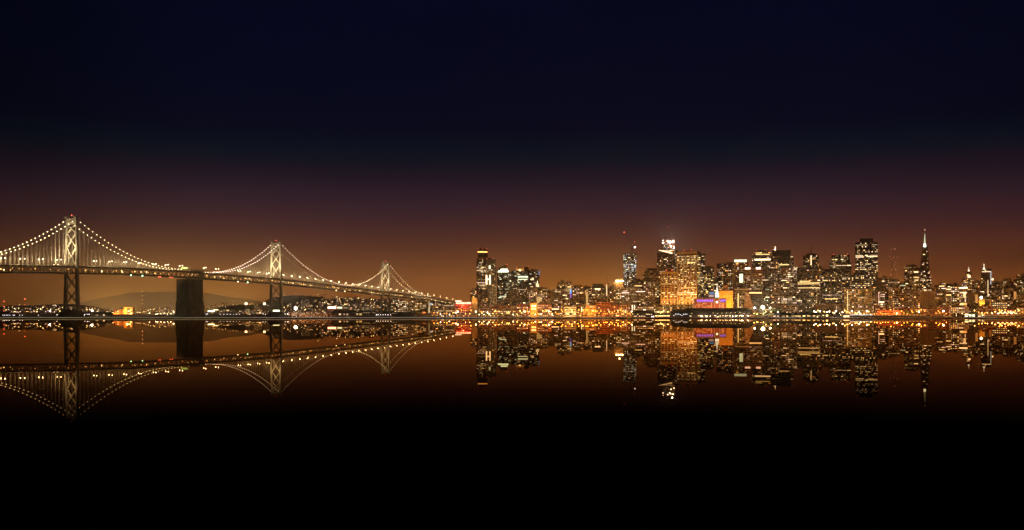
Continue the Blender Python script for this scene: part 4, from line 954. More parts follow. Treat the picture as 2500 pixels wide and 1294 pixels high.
r = B(1378, 1407, 750, 2300, 'bands', 'pale', 'low cream gallery building washed with white light', roof=False, name='gallery_building', cat='building')
root, wd, dp, ox, zt = r; fl = MB(); fl.box(-1, 1, -.6, .6, 0, .8); fo = fl.build('floodlight', darksteel, root, (wd / 2, -16, 0)); lamp('SPOT', 70000, (1, .85, .5), fo, (0, 0, 1.2), .8, 135, .6, aim=(0, 16, 10))
B(1406, 1424, 748, 2330, 'low', 'brown', 'narrow low block with a white lit stair, right of the cream gallery', bright=[(.7, .85, 749, 762, 'w', 1)], name='apartment_block', cat='building')
r = B(1424, 1455, 756, 2300, 'bands', 'gold', 'stepped orange lit terrace building', tiers=[(0, 1, 761), (.05, 1, 756), (.12, 1, 751), (.22, 1, 747)], roof=False, name='terrace_building', cat='building')
root, wd, dp, ox, zt = r; fl = MB(); fl.box(-1, 1, -.6, .6, 0, .8); fo = fl.build('floodlight', darksteel, root, (wd / 2, -20, 0)); lamp('SPOT', 90000, (1, .4, .08), fo, (0, 0, 1.2), .8, 135, .6, aim=(0, 20, 14))
r = B(1455, 1492, 739, 2310, 'resi', 'brick', 'dark red brick waterfront block with a small peaked roof house', roof=False, name='brick_building', cat='building')
root, wd, dp, ox, zt = r; m_ = MB(); c_ = wd * .5
m_.hexa([(c_ - 7, 2, zt + 1), (c_ + 7, 2, zt + 1), (c_ + 7, 14, zt + 1), (c_ - 7, 14, zt + 1)], [(c_ - 7, 2, zt + 4), (c_ + 7, 2, zt + 4), (c_ + 7, 14, zt + 4), (c_ - 7, 14, zt + 4)]); m_.hexa([(c_ - 8, 1, zt + 4), (c_ + 8, 1, zt + 4), (c_ + 8, 15, zt + 4), (c_ - 8, 15, zt + 4)], [(c_ - 2, 7, zt + 8), (c_ + 2, 7, zt + 8), (c_ + 2, 9, zt + 8), (c_ - 2, 9, zt + 8)]); m_.build('roof_house', wall('black'), root)
B(1493, 1517, 747, 2300, 'low', 'brick', 'low brick shop row left of the orange framed building', name='apartment_block', cat='building')
r = B(1516, 1530, 746, 2290, 'resi', 'brown', 'narrow building outlined by an orange lit frame', roof=False, name='framed_building', cat='building')
root, wd, dp, ox, zt = r; m_ = MB(); m_.box(0, 1, -1.5, -.8, 0, zt); m_.box(wd - 1, wd, -1.5, -.8, 0, zt); m_.box(0, wd, -1.5, -.8, zt, zt + 1); m_.build('lit_frame', wmat('o', 0), root)
B(1529, 1543, 745, 2310, 'resi', 'brick', 'red brick block right of the orange framed building', name='brick_building', cat='building')
B(1530, 1600, 749, 2380, 'low', 'tan', 'low tan block behind the dark ferry shed', name='office_building', cat='building')
for i_, px in enumerate((1543.5, 1549)):
    t_ = thing('light_pylon', ('left' if i_ == 0 else 'right') + ' one of two short glowing white pylons on the waterfront', 'pylon', P(px, 756, 2250)); m_ = MB(); m_.hexa([(-.8, -.8, 0), (.8, -.8, 0), (.8, .8, 0), (-.8, .8, 0)], [(-1.3, -1, 11), (1.3, -1, 11), (1.3, 1, 11), (-1.3, 1, 11)]); m_.build('light_shaft', glow('pylon_white', (.95, 1, .75), 1.2), t_)
    m_ = MB(); m_.box(-1.6, 1.6, -1.6, 1.6, -14, 0); m_.build('base', concrete, t_)
B(1888, 1946, 746, 2420, 'resi', 'brown', 'low brown waterfront block behind the striped pier lights', name='office_building', cat='building')
B(1990, 2060, 743, 2440, 'blank', 'brown', 'low blank dark block left of the wide amber residential one', roof=False, name='hall', cat='building')
B(2064, 2118, 759, 2260, 'low', 'gold', 'low arcaded pier building with glowing yellow doors', name='pier_building', cat='building', roof=False)
B(2138, 2200, 752, 2330, 'sparse', 'brick', 'low dark red hall behind the orange pier lights', name='hall', cat='building', roof=False)
r = B(2142, 2205, 759.5, 2260, 'sparse', 'brick', 'long orange glowing pier shed by the water', name='pier_building', cat='building', roof=False)
root, wd, dp, ox, zt = r; 
for f_ in (.15, .5, .85):
    fl = MB(); fl.box(-.6, .6, -.6, .6, 0, .8); fo = fl.build('floodlight', darksteel, root, (wd * f_, -9, 0)); lamp('POINT', 90000, (1, .25, .03), fo, (0, 0, 4), .8)
B(2200, 2262, 754, 2320, 'resi', 'red', 'long low red lit block below the brown apartment block', name='brick_building', cat='building', roof=False)
B(2255, 2318, 751, 2340, 'sparse', 'red', 'low red brick block behind the black ship', name='brick_building', cat='building')
B(2316, 2366, 750, 2360, 'low', 'red', 'low red block with a row of white roof lights', name='brick_building', cat='building')
B(2361, 2392, 742, 2400, 'sparse', 'black', 'squat black block in front of the windowless brown slab', name='office_building', cat='building')
r = B(2390, 2404, 732, 2440, 'blank', 'gold', 'small orange lit block with a flood lamp over it', roof=False, name='amber_building', cat='building'); root, wd, dp, ox, zt = r
m_ = MB(); m_.ball((wd * .4, 0, zt + 6), 3); m_.bar((wd * .4, 0, zt), (wd * .4, 0, zt + 4), .4); m_.build('flood_lamp', glow('flood_mint', (.9, 1, .72), 14), root); lamp('POINT', 60000, (1, .55, .15), root, (wd * .5, -10, zt * .6), 1)
B(2403, 2420, 731, 2450, 'blank', 'tan', 'plain tan block right of the small orange one', roof=False, name='slab_block', cat='building')
B(2390, 2425, 748, 2360, 'resi', 'red', 'low dark red block behind the lit ferry landing', name='brick_building', cat='building')
B(2422, 2470, 738, 2460, 'grid', 'dark', 'dark low block with scattered white lamps near the right edge', name='office_building', cat='building')
B(2466, 2530, 745, 2380, 'sparse', 'dark', 'long dark hall near the right edge with an orange front', name='hall', cat='building')
B(2425, 2480, 757, 2300, 'low', 'red', 'low red pier shed near the right edge', name='pier_building', cat='building', roof=False)
r = B(2482, 2530, 752, 2290, 'low', 'gold', 'orange lit pier building cut by the right edge', name='pier_building', cat='building', roof=False)
# ---- left shore blocks under the bridge
B(1018, 1040, 736, 2990, 'low', 'brown', 'brown block with lit corner just left of the shore anchorage', name='office_building', cat='building', bot=755)
B(995, 1026, 734, 3050, 'bands', 'tan', 'tan banded office block left of the shore anchorage', name='office_building', cat='building')
B(1010, 1026, 746, 2950, 'busy', 'gold', 'amber block packed with yellow windows at the foot of the shore anchorage', name='office_building', cat='building', roof=False)
B(955, 975, 731, 3100, 'grid', 'dark', 'dark block with four white top windows right of the third bridge tower', name='office_building', cat='building')
B(970, 996, 734, 3150, 'grid', 'dark', 'dark block with pink square windows below the last suspended span', name='office_building', cat='building')
B(1050, 1056, 739, 2900, 'bands', 'dark', 'small dark block with a pale blue screen beside the bright corner post', bright=[(.05, .95, 740, 745, 'c', 0)], roof=False, name='office_building', cat='building')
B(1056, 1088, 748, 2860, 'low', 'dark', 'low dark block under the approach span left of the red neon sign', name='office_building', cat='building')
B(1084, 1112, 744, 2800, 'low', 'brown', 'brown block under the end of the approach span', name='office_building', cat='building')
B(1065, 1112, 757, 2700, 'low', 'brick', 'low brick row beneath the approach span', name='apartment_block', cat='building', roof=False)
B(870, 892, 742, 3300, 'grid', 'brown', 'brown block in the distance left of the third bridge tower', name='office_building', cat='building')
B(888, 912, 738, 3400, 'resi', 'brown', 'tall brown block under the bridge left of the third tower', name='apartment_block', cat='building')
B(911, 930, 745, 3250, 'low', 'tan', 'low tan block with white spire light just left of the third bridge tower', name='office_building', cat='building')
r = B(799, 836, 748, 3400, 'sparse', 'red', 'ballpark stand with a glowing pale sign band above red arches', roof=False, bright=[(.03, .58, 748.3, 753.5, 'p', 2), (.66, .98, 749, 753, 'g', 1)], name='ballpark_stand', cat='stadium')
B(836, 866, 750, 3450, 'low', 'brown', 'low lit block right of the ballpark stand', name='office_building', cat='building')
B(598, 620, 745, 3900, 'bands', 'grey', 'distant grey block with a square white light on its upper left corner', bright=[(0, .25, 739.5, 743.5, 'w', 3), (.5, .95, 740, 741, 'o', 0)], roof=False, name='office_building', cat='building')
B(619, 640, 748, 4000, 'low', 'pale', 'distant pale block between the two with square white corner lights', name='office_building', cat='building', roof=False)
B(643, 659, 744, 3900, 'bands', 'grey', 'distant block with a square white corner light left of the second bridge tower', bright=[(0, .33, 739.5, 743.5, 'w', 3)], roof=False, name='office_building', cat='building')
B(506, 536, 757, 3800, 'busy', 'pale', 'long low shed full of white light right of the concrete anchorage', bright=[(.05, .6, 758, 761, 'g', 2), (.5, .9, 755.4, 757, 'w', 2)], roof=False, name='warehouse', cat='building')
B(536, 568, 756, 3850, 'bands', 'dark', 'low dark warehouse with lit strips among the distant docks', roof=False, name='warehouse', cat='building')
B(566, 600, 758, 3820, 'low', 'dark', 'low dark warehouse left of the square white corner lights', roof=False, name='warehouse', cat='building')
B(600, 652, 760, 3780, 'busy', 'grey', 'long low grey dock building below the square white corner lights', roof=False, name='warehouse', cat='building')
B(664, 690, 756, 3760, 'bands', 'pale', 'white glowing hall seen between the legs of the second bridge tower', bright=[(.1, .75, 757, 760.5, 'g', 2)], roof=False, name='hall', cat='building')
B(735, 745, 732, 4000, 'sparse', 'brown', 'left of two slim dark apartment towers near the glaring dock lamp', name='apartment_tower', cat='tower', roof=False)
B(748, 756, 732, 4000, 'sparse', 'brown', 'right of two slim dark apartment towers near the glaring dock lamp', name='apartment_tower', cat='tower', roof=False)
B(700, 800, 761, 3500, 'resi', 'brick', 'long low red block behind the pier on piles', name='apartment_block', cat='building', roof=False)
B(760, 798, 752, 3700, 'resi', 'brown', 'low brown block left of the ballpark stand', name='apartment_block', cat='building', roof=False)

# ------------------------------------------------------------------ waterfront
def shoreY(px):
    best = 2200
    for (xa, ya), (xc, yc) in zip(shore, shore[1:]):
        # intersection of the sight line with the shore segment
        s_ = (px - 1250) / F; den = (xc - xa) - s_ * (yc - ya)
        if abs(den) < 1e-6: continue
        t_ = (s_ * ya - xa) / den
        if 0 <= t_ <= 1: best = ya + (yc - ya) * t_
    return best
def make_post(head, hr, hgt, energy, colr, name, label, group, cat='street lamp', double=False):
    t_ = thing(name, label, cat, (0, 0, -50), 0, group)
    m_ = MB(); m_.bar((0, 0, 0), (0, 0, hgt), .22, 6, r2=.12); m_.lathe((0, 0, 0), [(.5, 0), (.45, .8), (.22, 1)], 8)
    if double: m_.bar((-1.6, 0, hgt), (1.6, 0, hgt), .12, 5)
    m_.build('pole', darksteel, t_)
    for q in ((-1.6, 1.6) if double else (0,)):
        m_ = MB(); m_.lathe((0, 0, 0), [(hr * .4, -hr * .9), (hr * .9, -hr * .4), (hr, .1 * hr), (hr * .8, hr * .6), (hr * .2, hr)], 8); h = m_.build('lamp_head', head, t_, (q, 0, hgt + hr * .6))
    if energy: lamp('POINT', energy, colr, h, (0, -1.2, 0), .5)
    return t_
post_o = make_post(head_o, .95, 9, 38000, (1, .34, .05), 'street_lamp', 'tall sodium lamp standing on the promenade', 'orange lamps along the promenade')
post_y = make_post(head_y, .95, 8, 26000, (1, .60, .18), 'street_lamp', 'yellow globe lamp standing on the promenade', 'yellow lamps along the promenade')
post_w = make_post(head_c, .9, 7, 18000, (1, .82, .55), 'street_lamp', 'pale white lamp standing on the quay', 'white lamps along the quays')
rnd_h = random.Random(77)
LM = [(60, 'at the far left edge'), (160, 'left of the first bridge tower'), (220, 'at the foot of the first bridge tower'), (429, 'left of the concrete anchorage'), (515, 'around the foot of the concrete anchorage'), (630, 'between the anchorage and second bridge tower'), (720, 'by the second bridge tower foot'),
      (1000, 'at the foot of the third bridge tower'), (1108, 'under the approach span'), (1152, 'below the red neon sign'), (1200, 'beside the blank tan tower'), (1290, 'before the long brick warehouse'), (1315, 'before the small amber cube'), (1375, 'between the amber cube and the cream gallery'), (1423, 'before the cream gallery building'),
      (1456, 'before the orange terrace building'), (1493, 'before the dark red brick block'), (1550, 'before the orange framed building'), (1640, 'before the gold framed towers'), (1890, 'under the glaring floodlight'), (1960, 'by the striped pier roofs'), (2060, 'by the dark bulky ferry'), (2132, 'before the yellow arcaded pier building'),
      (2200, 'before the orange glowing shed'), (2270, 'below the pyramid tower'), (2330, 'left of the black ship'), (2420, 'right of the bright ferry landing'), (2600, 'near the right edge')]
def near(px):
    for a_, t_ in LM:
        if px < a_: return t_
protos = {'o': post_o, 'y': post_y, 'w': post_w}; usedp = set()
def put(kind, px, dy, z=3, Y=None):
    y = Y if Y else shoreY(px) + dy
    o = protos[kind] if kind not in usedp else copy_tree(protos[kind]); usedp.add(kind)
    o.location = ((px - 1250) * y / F, y, z)
    if kind != 'd':
        o.scale = (1, 1, rnd_h.choice((.75, .9, 1.1, 1.4, 1.7)))
        o['label'] = {'o': 'orange street lamp', 'y': 'yellow street lamp', 'w': 'white street lamp'}[kind] + ' standing ' + near(px); o['group'] = 'street lamps ' + near(px)
    else: o['label'] = 'small white water edge lamp ' + near(px); o['group'] = 'dock lamps ' + near(px)
    return o
rnd = random.Random(21)
def strip(px0, px1, step, mix, dys=(8, 28, 50)):
    p_ = px0
    while p_ < px1:
        put(rnd.choice(mix), p_ + rnd.uniform(-1.5, 1.5), rnd.choice(dys)); p_ += step * rnd.uniform(.6, 1.4)
strip(1060, 1110, 7, 'oow', (10, 120)); strip(1112, 1165, 8, 'oyw'); strip(1170, 1290, 7, 'yyow'); strip(1290, 1350, 5.5, 'ooyw'); strip(1350, 1545, 4.4, 'ooyo')
strip(1594, 1632, 4, 'y', (60, 90, 110)); strip(1842, 1884, 5.5, 'y', (20, 40)); strip(1900, 2060, 6.5, 'wwy'); strip(2062, 2125, 6, 'yyw')
strip(2135, 2262, 7.5, 'o'); strip(2285, 2315, 6, 'oo'); strip(2380, 2440, 8, 'oyw'); strip(2440, 2505, 7, 'ooy')
# big glaring lamps
def flood(px, row, Y, rad, es, energy, colr, label, z0=3):
    t_ = thing('floodlight_mast', label, 'floodlight', ((px - 1250) * Y / F, Y, z0)); h = Hz(row, Y) - z0
    m_ = MB(); m_.bar((0, 0, 0), (0, 0, h), .35, 6, r2=.2); m_.box(-rad * .9, rad * .9, -.3, .3, h - .5, h); m_.build('mast', darksteel, t_)
    m_ = MB(); m_.ball((0, 0, 0), rad, 12); o_ = m_.build('lamp_head', glow('flood_%d' % int(es), colr, es), t_, (0, -.6, h + rad * .6))
    lamp('POINT', energy, colr, t_, (0, -3, h + rad * .6), rad); return t_
flood(722, 755, 3300, 5.0, 60, 4e5, (1, .96, .82), 'glaring white dock floodlight between the second and third bridge towers')
flood(1862, 752.5, 2250, 4.0, 70, 7.0e5, (1, .88, .55), 'glaring yellow white floodlight over the golden trees right of the ferry hall')
flood(1880, 753, 2260, 1.8, 50, 1.2e5, (1, .86, .5), 'smaller glaring floodlight just right of the brightest one by the golden trees')
flood(225, 759, 3600, 3.2, 40, 1.2e5, (1, .95, .85), 'glaring white dock floodlight just right of the first bridge tower')
flood(122, 760, 3650, 2.6, 30, 5e4, (1, .9, .75), 'white floodlight among the hillside lights left of the first bridge tower')
flood(1842, 752.5, 2235, 1.6, 40, 3e4, (1, .9, .6), 'small lamp at the corner of the long dark ferry shed')
flood(2189, 766, 2240, 1.2, 20, 2e4, (1, .6, .3), 'bright orange lamp over the orange glowing pier shed')
flood(2303, 760, 2260, 1.6, 30, 4e4, (1, .45, .12), 'bright orange lamp just left of the black ship')
flood(2243, 762, 2260, 1.6, 30, 4e4, (1, .5, .15), 'bright orange lamp below the dark ribbed building')
flood(1543, 762, 2240, 1.6, 30, 2e4, (1, .7, .35), 'bright orange lamp at the left end of the dark ferry landing')
for px, row in ((236, 758), (262, 759), (318, 758), (410, 757), (520, 752), (585, 751)):  # added, overpowered lamps that brighten the mountain slope and the haze before it
    flood(px, row, 21300, 9, 10, 5e7, (1, .52, .16), 'far warm lamp on the plain, added to brighten the hazy mountain')['group'] = 'far lamps added to brighten the hazy mountain'
# --- trees
def crown_mesh(seed, n, rx, rz):
    rnd = random.Random(seed); m_ = MB(); lobes = [(rnd.uniform(-.5, .5) * rx, rnd.uniform(-.5, .5) * rx, rnd.uniform(-.45, .5) * rz, rnd.uniform(.4, .65)) for _ in range(8)]
    for _ in range(n):
        lx, ly, lz, lr = rnd.choice(lobes); d = Vector((rnd.gauss(0, 1), rnd.gauss(0, 1), rnd.gauss(0, 1))).normalized() * rnd.uniform(.6, 1)
        c = Vector((lx + d.x * rx * lr, ly + d.y * rx * lr, lz + d.z * rz * lr)); s_ = rnd.uniform(.35, .8)
        u = Vector((rnd.gauss(0, 1), rnd.gauss(0, 1), rnd.gauss(0, 1))).normalized(); v = u.orthogonal().normalized()
        m_.poly([c + u * s_, c + v * s_ * .6, c - u * s_, c - v * s_ * .6])
    return m_.mesh('crown', leafm)
crowns = [crown_mesh(i, 420, 4.2, 3.6) for i in range(4)]
def trunk_mesh(h):
    m_ = MB(); m_.bar((0, 0, 0), (0, 0, h), .35, 6, r2=.2)
    for i in range(4):
        a_ = i * 1.6 + .3; m_.bar((0, 0, h * .75), (1.8 * math.cos(a_), 1.8 * math.sin(a_), h * 1.25), .14, 5, r2=.06)
    return m_.mesh('trunk', bark)
trunk = trunk_mesh(4)
tn = 0
def tree(px, Y, sc, label, group=None):
    global tn; tn += 1
    t_ = thing('tree', label, 'tree', ((px - 1250) * Y / F, Y, 3), tn * 1.7, group); t_.scale = (sc, sc, sc)
    link('trunk', trunk, t_); link('crown', crowns[tn % 4], t_, (0, 0, 6.2)); return t_
for px in (1119, 1131, 1160, 1176, 1184, 1193, 1201, 1210, 1217, 1224, 1258, 1267, 1275): tree(px, shoreY(px) + rnd.choice((14, 40)), rnd.uniform(.8, 1.2), 'rounded dark street tree before the long brick warehouse', 'street trees before the long brick warehouse')
for px in (1305, 1317, 1333, 1352, 1369, 1376, 1395, 1430, 1463, 1500, 1536): tree(px, shoreY(px) + rnd.choice((14, 40)), rnd.uniform(.7, 1.1), 'rounded street tree among the orange promenade lamps', 'street trees among the orange promenade lamps')
for px in (1843, 1848, 1853, 1858, 1864, 1869, 1875, 1880): tree(px, shoreY(px) + 30, rnd.uniform(.8, 1.05), 'tree lit golden under the glaring floodlight', 'golden lit trees by the ferry shed')
for px in (1597, 1603, 1609, 1615, 1621, 1627): tree(px, shoreY(px) + 75, rnd.uniform(.9, 1.15), 'tree lit golden in front of the gold framed towers', 'golden lit trees before the gold framed towers')
for px, sc in ((1889, 1.9), (1894, 2.2), (1900, 2.1), (1906, 1.6), (2000, 1.5), (1970, 1.5), (1978, 1.7)): tree(px, shoreY(px) + 90, sc, 'tall dark tree standing over the striped pier lights', 'tall dark trees by the striped piers')
for px in (2206, 2214, 2222, 2233, 2247): tree(px, shoreY(px) + 70, rnd.uniform(1.2, 1.8), 'tall dark reddish tree behind the orange promenade lamps', 'dark trees behind the right orange lamps')
for px in (690, 696, 704, 715, 728, 739, 750, 758, 767, 775, 783): tree(px, 4650, rnd.uniform(2.2, 3.2), 'hazy tree on the dark hilltop behind the bridge', 'hazy trees on the hilltop').location.z = Hz(728 if px < 760 else 731, 4650) - 14
# --- ferry sheds and landings
def shed(px0, px1, top, Y, label, arches=0, lamps=None, name='ferry_shed', mm=None, z0=1.0, hip=True, side=24, cat='shed'):
    t_ = thing(name, label, cat, ((px0 - 1250) * Y / F, Y, z0)); W = (px1 - px0) * Y / F; H = Hz(top, Y) - z0; m_ = MB(); e = min(H * .8, W * .15) if hip else 0
    m_.box(0, W, 0, side, H * .30, H * .62); m_.hexa([(-1, -1, H * .62), (W + 1, -1, H * .62), (W + 1, side + 1, H * .62), (-1, side + 1, H * .62)], [(e, 5, H), (W - e * .5, 5, H), (W - e * .5, side - 5, H), (e, side - 5, H)])
    m_.build('roof', mm or wall('black'), t_)
    m_ = MB(); m_.box(-2, W + 2, -4, side, -3, 1.0); n = max(2, int(W / 9))
    for i in range(n + 1): m_.box(W * i / n - .3, W * i / n + .3, -.3, .3, 1, H * .30)
    m_.box(0, W, side - 1, side, 1, H * .30)
    m_.build('deck', wall('dark'), t_)
    for (f0, f1, za, zb, k_, lv) in (lamps or []):
        n_ = max(1, int(W * (f1 - f0) / 7)) if W * (f1 - f0) > 14 else 1; r_ = random.Random(int(px0) + n_)
        for i in range(n_):
            if n_ > 1 and r_.random() < .16: continue
            a_ = W * (f0 + (f1 - f0) * i / n_); c_ = W * (f0 + (f1 - f0) * (i + r_.uniform(.35, .95)) / n_) if n_ > 1 else W * f1
            zz = za if n_ == 1 else za + (zb - za) * r_.uniform(0, .5)
            m_ = MB(); m_.box(a_, c_, -1.4, -1.05, H * zz, H * zb); m_.build('lit_panel', wmat(k_, max(0, lv - (r_.random() < .4))), t_)
    return t_, W, H
t_, W, H = shed(1660, 1840, 752, 2170, 'very long dark curved ferry shed with a ragged line of white lights below its roof')
rnd = random.Random(5)
for i in range(46):
    q = rnd.uniform(.02, .98); m_ = MB(); s_ = rnd.uniform(.5, 1.5); m_.box(-s_, s_, -.3, 0, -.5, .5); m_.build('lamp', rnd.choice((wmat('w', 2), wmat('g', 2), wmat('y', 2), head_c)), t_, (W * q, -1.6, H * rnd.choice((.12, .16, .2, .2, .22))))
for i in range(14):
    m_ = MB(); m_.lathe((0, 0, 0), [(1.1, 0), (1.0, .6), (.6, 1)], 8); m_.build('porthole_lamp', wmat('y', 1), t_, (W * (.02 + .028 * i if i < 6 else .45 + .06 * (i - 6)), -1.4, H * rnd.choice((.46, .5, .42))))
for i in range(5): lamp('POINT', 9000, (1, .85, .6), t_, (W * (.1 + .2 * i), -6, 2.2), .6)
t_, W, H = shed(1639, 1688, 755, 2140, 'dark low boathouse roof with bluish lights at the left end of the long ferry shed')
for i in range(9): m_ = MB(); m_.box(-.9, .9, -.3, 0, -.35, .35); m_.build('lamp', wmat('c', 2), t_, (W * (.12 + .08 * i), -1.5, H * rnd.choice((.25, .35, .42))))
t_, W, H = shed(1541, 1599, 757.5, 2180, 'dark ferry landing roof with a dotted row of white windows')
for i in range(13): m_ = MB(); m_.box(-rnd.uniform(.6, 1.6), .9, -.3, 0, -.5, .5); m_.build('lamp', wmat('w', 2), t_, (W * (.06 + .072 * i), -1.5, H * rnd.choice((.45, .5, .2))))
for (a, b_, lb) in ((1886, 1908, 'small dark landing with two bright white lamps beside the golden trees'), (1909, 1930, 'low pier roof edged with a pinkish white light strip'), (1931, 1958, 'low pier roof edged with a yellow light strip'), (1958, 2034, 'long low pier with scattered yellow and white lights')):
    t_, W, H = shed(a, b_, 763, 2130, lb, hip=False, side=14, lamps=[(.05, .95, .2, .38, 'y' if a % 2 else 'p', 1)] if a < 1958 else [(.02, .3, .22, .4, 'y', 2), (.35, .6, .2, .42, 'y', 1), (.66, .98, .2, .55, 'y', 2)])
t_, W, H = shed(2057, 2075, 766, 2120, 'small white lit boat landing at the left of the yellow arcade', hip=False, side=10, lamps=[(.1, .9, .1, .6, 'w', 2)])
t_, W, H = shed(2075, 2130, 768, 2120, 'low quay edge lined with small bluish white lamps', hip=False, side=10)
for i in range(20): m_ = MB(); m_.box(-.5, .5, -.3, 0, -.4, .4); m_.build('lamp', wmat('c', 2), t_, (W * (.02 + .05 * i), -1.6, H * .9))
t_, W, H = shed(2132, 2262, 768, 2120, 'long low quay edge glowing orange in front of the orange shed', hip=False, side=12, mm=wall('dark'))
for i in range(15): m_ = MB(); m_.box(-2.6, 2.2, -.3, 0, -.35, .35); m_.build('lit_strip', glow('orange_strip', (1, .42, .10), 2.2), t_, (W * (.03 + .066 * i), -1.6, H * .85))
t_, W, H = shed(2355, 2384, 764, 2140, 'bright ferry landing with greenish white roof lights right of the black ship', hip=False, side=12, lamps=[(.0, .3, .55, .8, 'w', 2), (0, .25, .2, .34, 'g', 2), (.35, .9, .2, .7, 'g', 2), (.0, .9, .02, .1, 'c', 1)])
t_, W, H = shed(2386, 2404, 766, 2140, 'small landing with scattered white lamps right of the bright ferry landing', hip=False, side=12, lamps=[(.1, .4, .2, .5, 'w', 1), (.6, .9, .3, .7, 'g', 1)])
t_, W, H = shed(2404, 2500, 770, 2130, 'long dark low pier at the right edge below the yellow lamps', hip=False, side=14)
for i in range(9):
    m_ = MB(); m_.lathe((0, 0, 0), [(.6, -1.2), (2.2, -.4), (2.4, .4), (1.2, 1.2)], 10); m_.build('awning_lamp', wmat('y', 2) if i % 3 else wmat('g', 2), t_, (W * (.34 + .056 * i), -1, H + 4.4 + 2.6 * (i % 2)))
# --- ships
def ship(px0, px1, Y, label, hull, blocks, lights, name='ship', cat='ship', hh=5):
    t_ = thing(name, label, cat, ((px0 - 1250) * Y / F, Y, 0)); L_ = (px1 - px0) * Y / F; B_ = min(14, L_ * .25); m_ = MB()
    pl = lambda g, z, e=0: [(g - e, 0, z), (L_ * .12, -B_ / 2 + g, z), (L_ * .9, -B_ / 2 + g, z), (L_ - g, -B_ * .3, z), (L_ - g, B_ * .3, z), (L_ * .9, B_ / 2 - g, z), (L_ * .12, B_ / 2 - g, z)]
    m_.hexa(pl(1.2, -1), pl(0, hh, 2)); m_.build('hull', hull, t_)
    for (f0, f1, z0, z1) in blocks:
        m_ = MB(); m_.box(L_ * f0, L_ * f1, -B_ * .36, B_ * .36, hh + z0 - .02, hh + z1); m_.build('deckhouse' if f1 - f0 > .08 else 'funnel', hull if hull is not None else wall('dark'), t_)
    for (f, z, r_, mm) in lights:
        m_ = MB(); m_.ball((0, 0, 0), r_); m_.build('lamp', mm, t_, (L_ * f, -B_ * .5, hh + z))
    return t_, L_
ship(2316, 2355, 2100, 'black moored ship with almost no lights near the right edge', blackhull, [(.08, .95, 0, 4), (.1, .8, 4, 6.2), (.28, .6, 6.2, 8)], [(.42, 6, .4, bead_w), (.43, 2, .4, bead_w), (.8, 7, .5, bead_w)], hh=3.5)
ship(2034, 2054, 2110, 'dark bulky ferry moored beside the small white lit landing', blackhull, [(.06, .96, 0, 5), (.15, .85, 5, 8.5), (.3, .7, 8.5, 11.5), (.47, .54, 11.5, 17)], [(.1, 9, .9, bead_w), (.75, 8, .5, bead_w), (.9, 4, .5, bead_w)], name='ferry', cat='ferry', hh=3)
ship(1990, 2000, 2100, 'tiny boat with a yellow cabin by the long low pier', blackhull, [(.2, .7, 0, 2)], [(.5, 1.2, .6, bead_w)], name='boat', cat='boat', hh=1.4)
ship(1588, 1597, 2100, 'small white lit boat at the right end of the dark ferry landing', blackhull, [(.2, .8, 0, 2.6)], [(.3, 1.6, .7, head_w), (.6, 2, .7, head_w), (.8, 1, .5, head_w)], name='boat', cat='boat', hh=1.6)
# moored vessel and floodlit dry dock on the left
Yd = 3500; kd = Yd / F
t_, L_ = ship(276, 303, Yd, 'dark ship with two funnels moored left of the blazing dry dock', wall('brown'), [(.02, .95, 0, 12), (.22, .95, 12, 21), (.50, .9, 21, 24)], [(.1, 12, 1, head_o), (.2, 9, .9, head_o), (.45, 8, .9, head_y), (.55, 11, .9, head_y), (.68, 9, .9, head_o), (.5, 18, 1, bead_w)], hh=6)
for f_ in (.62, .85):
    m_ = MB(); m_.box(-1.4, 1.4, -2, 2, 0, 9); m_.box(-3.4, 1.4, -2, 2, 9, 10.4); m_.build('funnel', blackhull, t_, (L_ * f_, 0, 30))
lamp('POINT', 150000, (1, .45, .1), t_, (L_ * .3, -20, 8), 2)
t_ = thing('dry_dock', 'blazing yellow floodlit dry dock with a gantry roof on the left shore', 'dry dock', ((301 - 1250) * kd, Yd + 6, 0)); W = 22 * kd
m_ = MB(); m_.box(0, W, 0, 20, -2, 4); m_.box(0, 1.5, 0, 20, 4, 38); m_.box(W - 1.6, W, 0, 20, 4, 38); m_.box(-1, W + 1.5, -.5, 21, 38, 40.5); m_.box(W * .25, W * .3, 4, 5, 4, 38)
m_.build('frame', wall('gold'), t_)
rnd = random.Random(6)
for i in range(16):
    s_ = rnd.uniform(1.2, 3); m_ = MB(); m_.ball((0, 0, 0), s_); m_.build('lamp', glow('dock_lamp', (1, .66, .22), 6) if i % 2 else glow('dock_lamp2', (1, .50, .12), 3), t_, (rnd.uniform(2, W - 2), rnd.uniform(2, 10), rnd.uniform(7, 33)))
m_ = MB(); m_.box(W * .38, W * .95, -1, 0, 6, 13); m_.build('lit_panel', wmat('w', 2), t_)
lamp('POINT', 5e5, (1, .52, .14), t_, (W * .5, -10, 24), 3); lamp('POINT', 2e5, (1, .52, .14), t_, (W * .5, 10, 24), 3)
crane('dock_crane', 'small dark crane with a raised jib left of the moored ship with funnels', 268, 768, 756, 270.5, 750, 3550)
crane('dock_crane', 'slim dark dock crane standing alone right of the blazing dry dock', 346, 768, 758, 348, 747.5, 3550)
crane('dock_crane', 'dark dock crane among the hillside lights left of the first bridge tower', 43, 765, 750, 47, 744, 4300, None, (bead_w, .9))
crane('dock_crane', 'dark dock crane near the left foot of the first bridge tower', 76, 765, 752, 78, 743, 4300)
crane('tower_crane', 'faint crane with a long flat jib on the skyline right of the second bridge tower', 792.5, 735, 719.5, 776, 719, 4500, None, (bead_w, 1.2))
crane('tower_crane', 'faint crane with a short flat jib right of the long jibbed one', 813, 735, 725, 822, 724.5, 4500, None, (bead_w, 1.2))
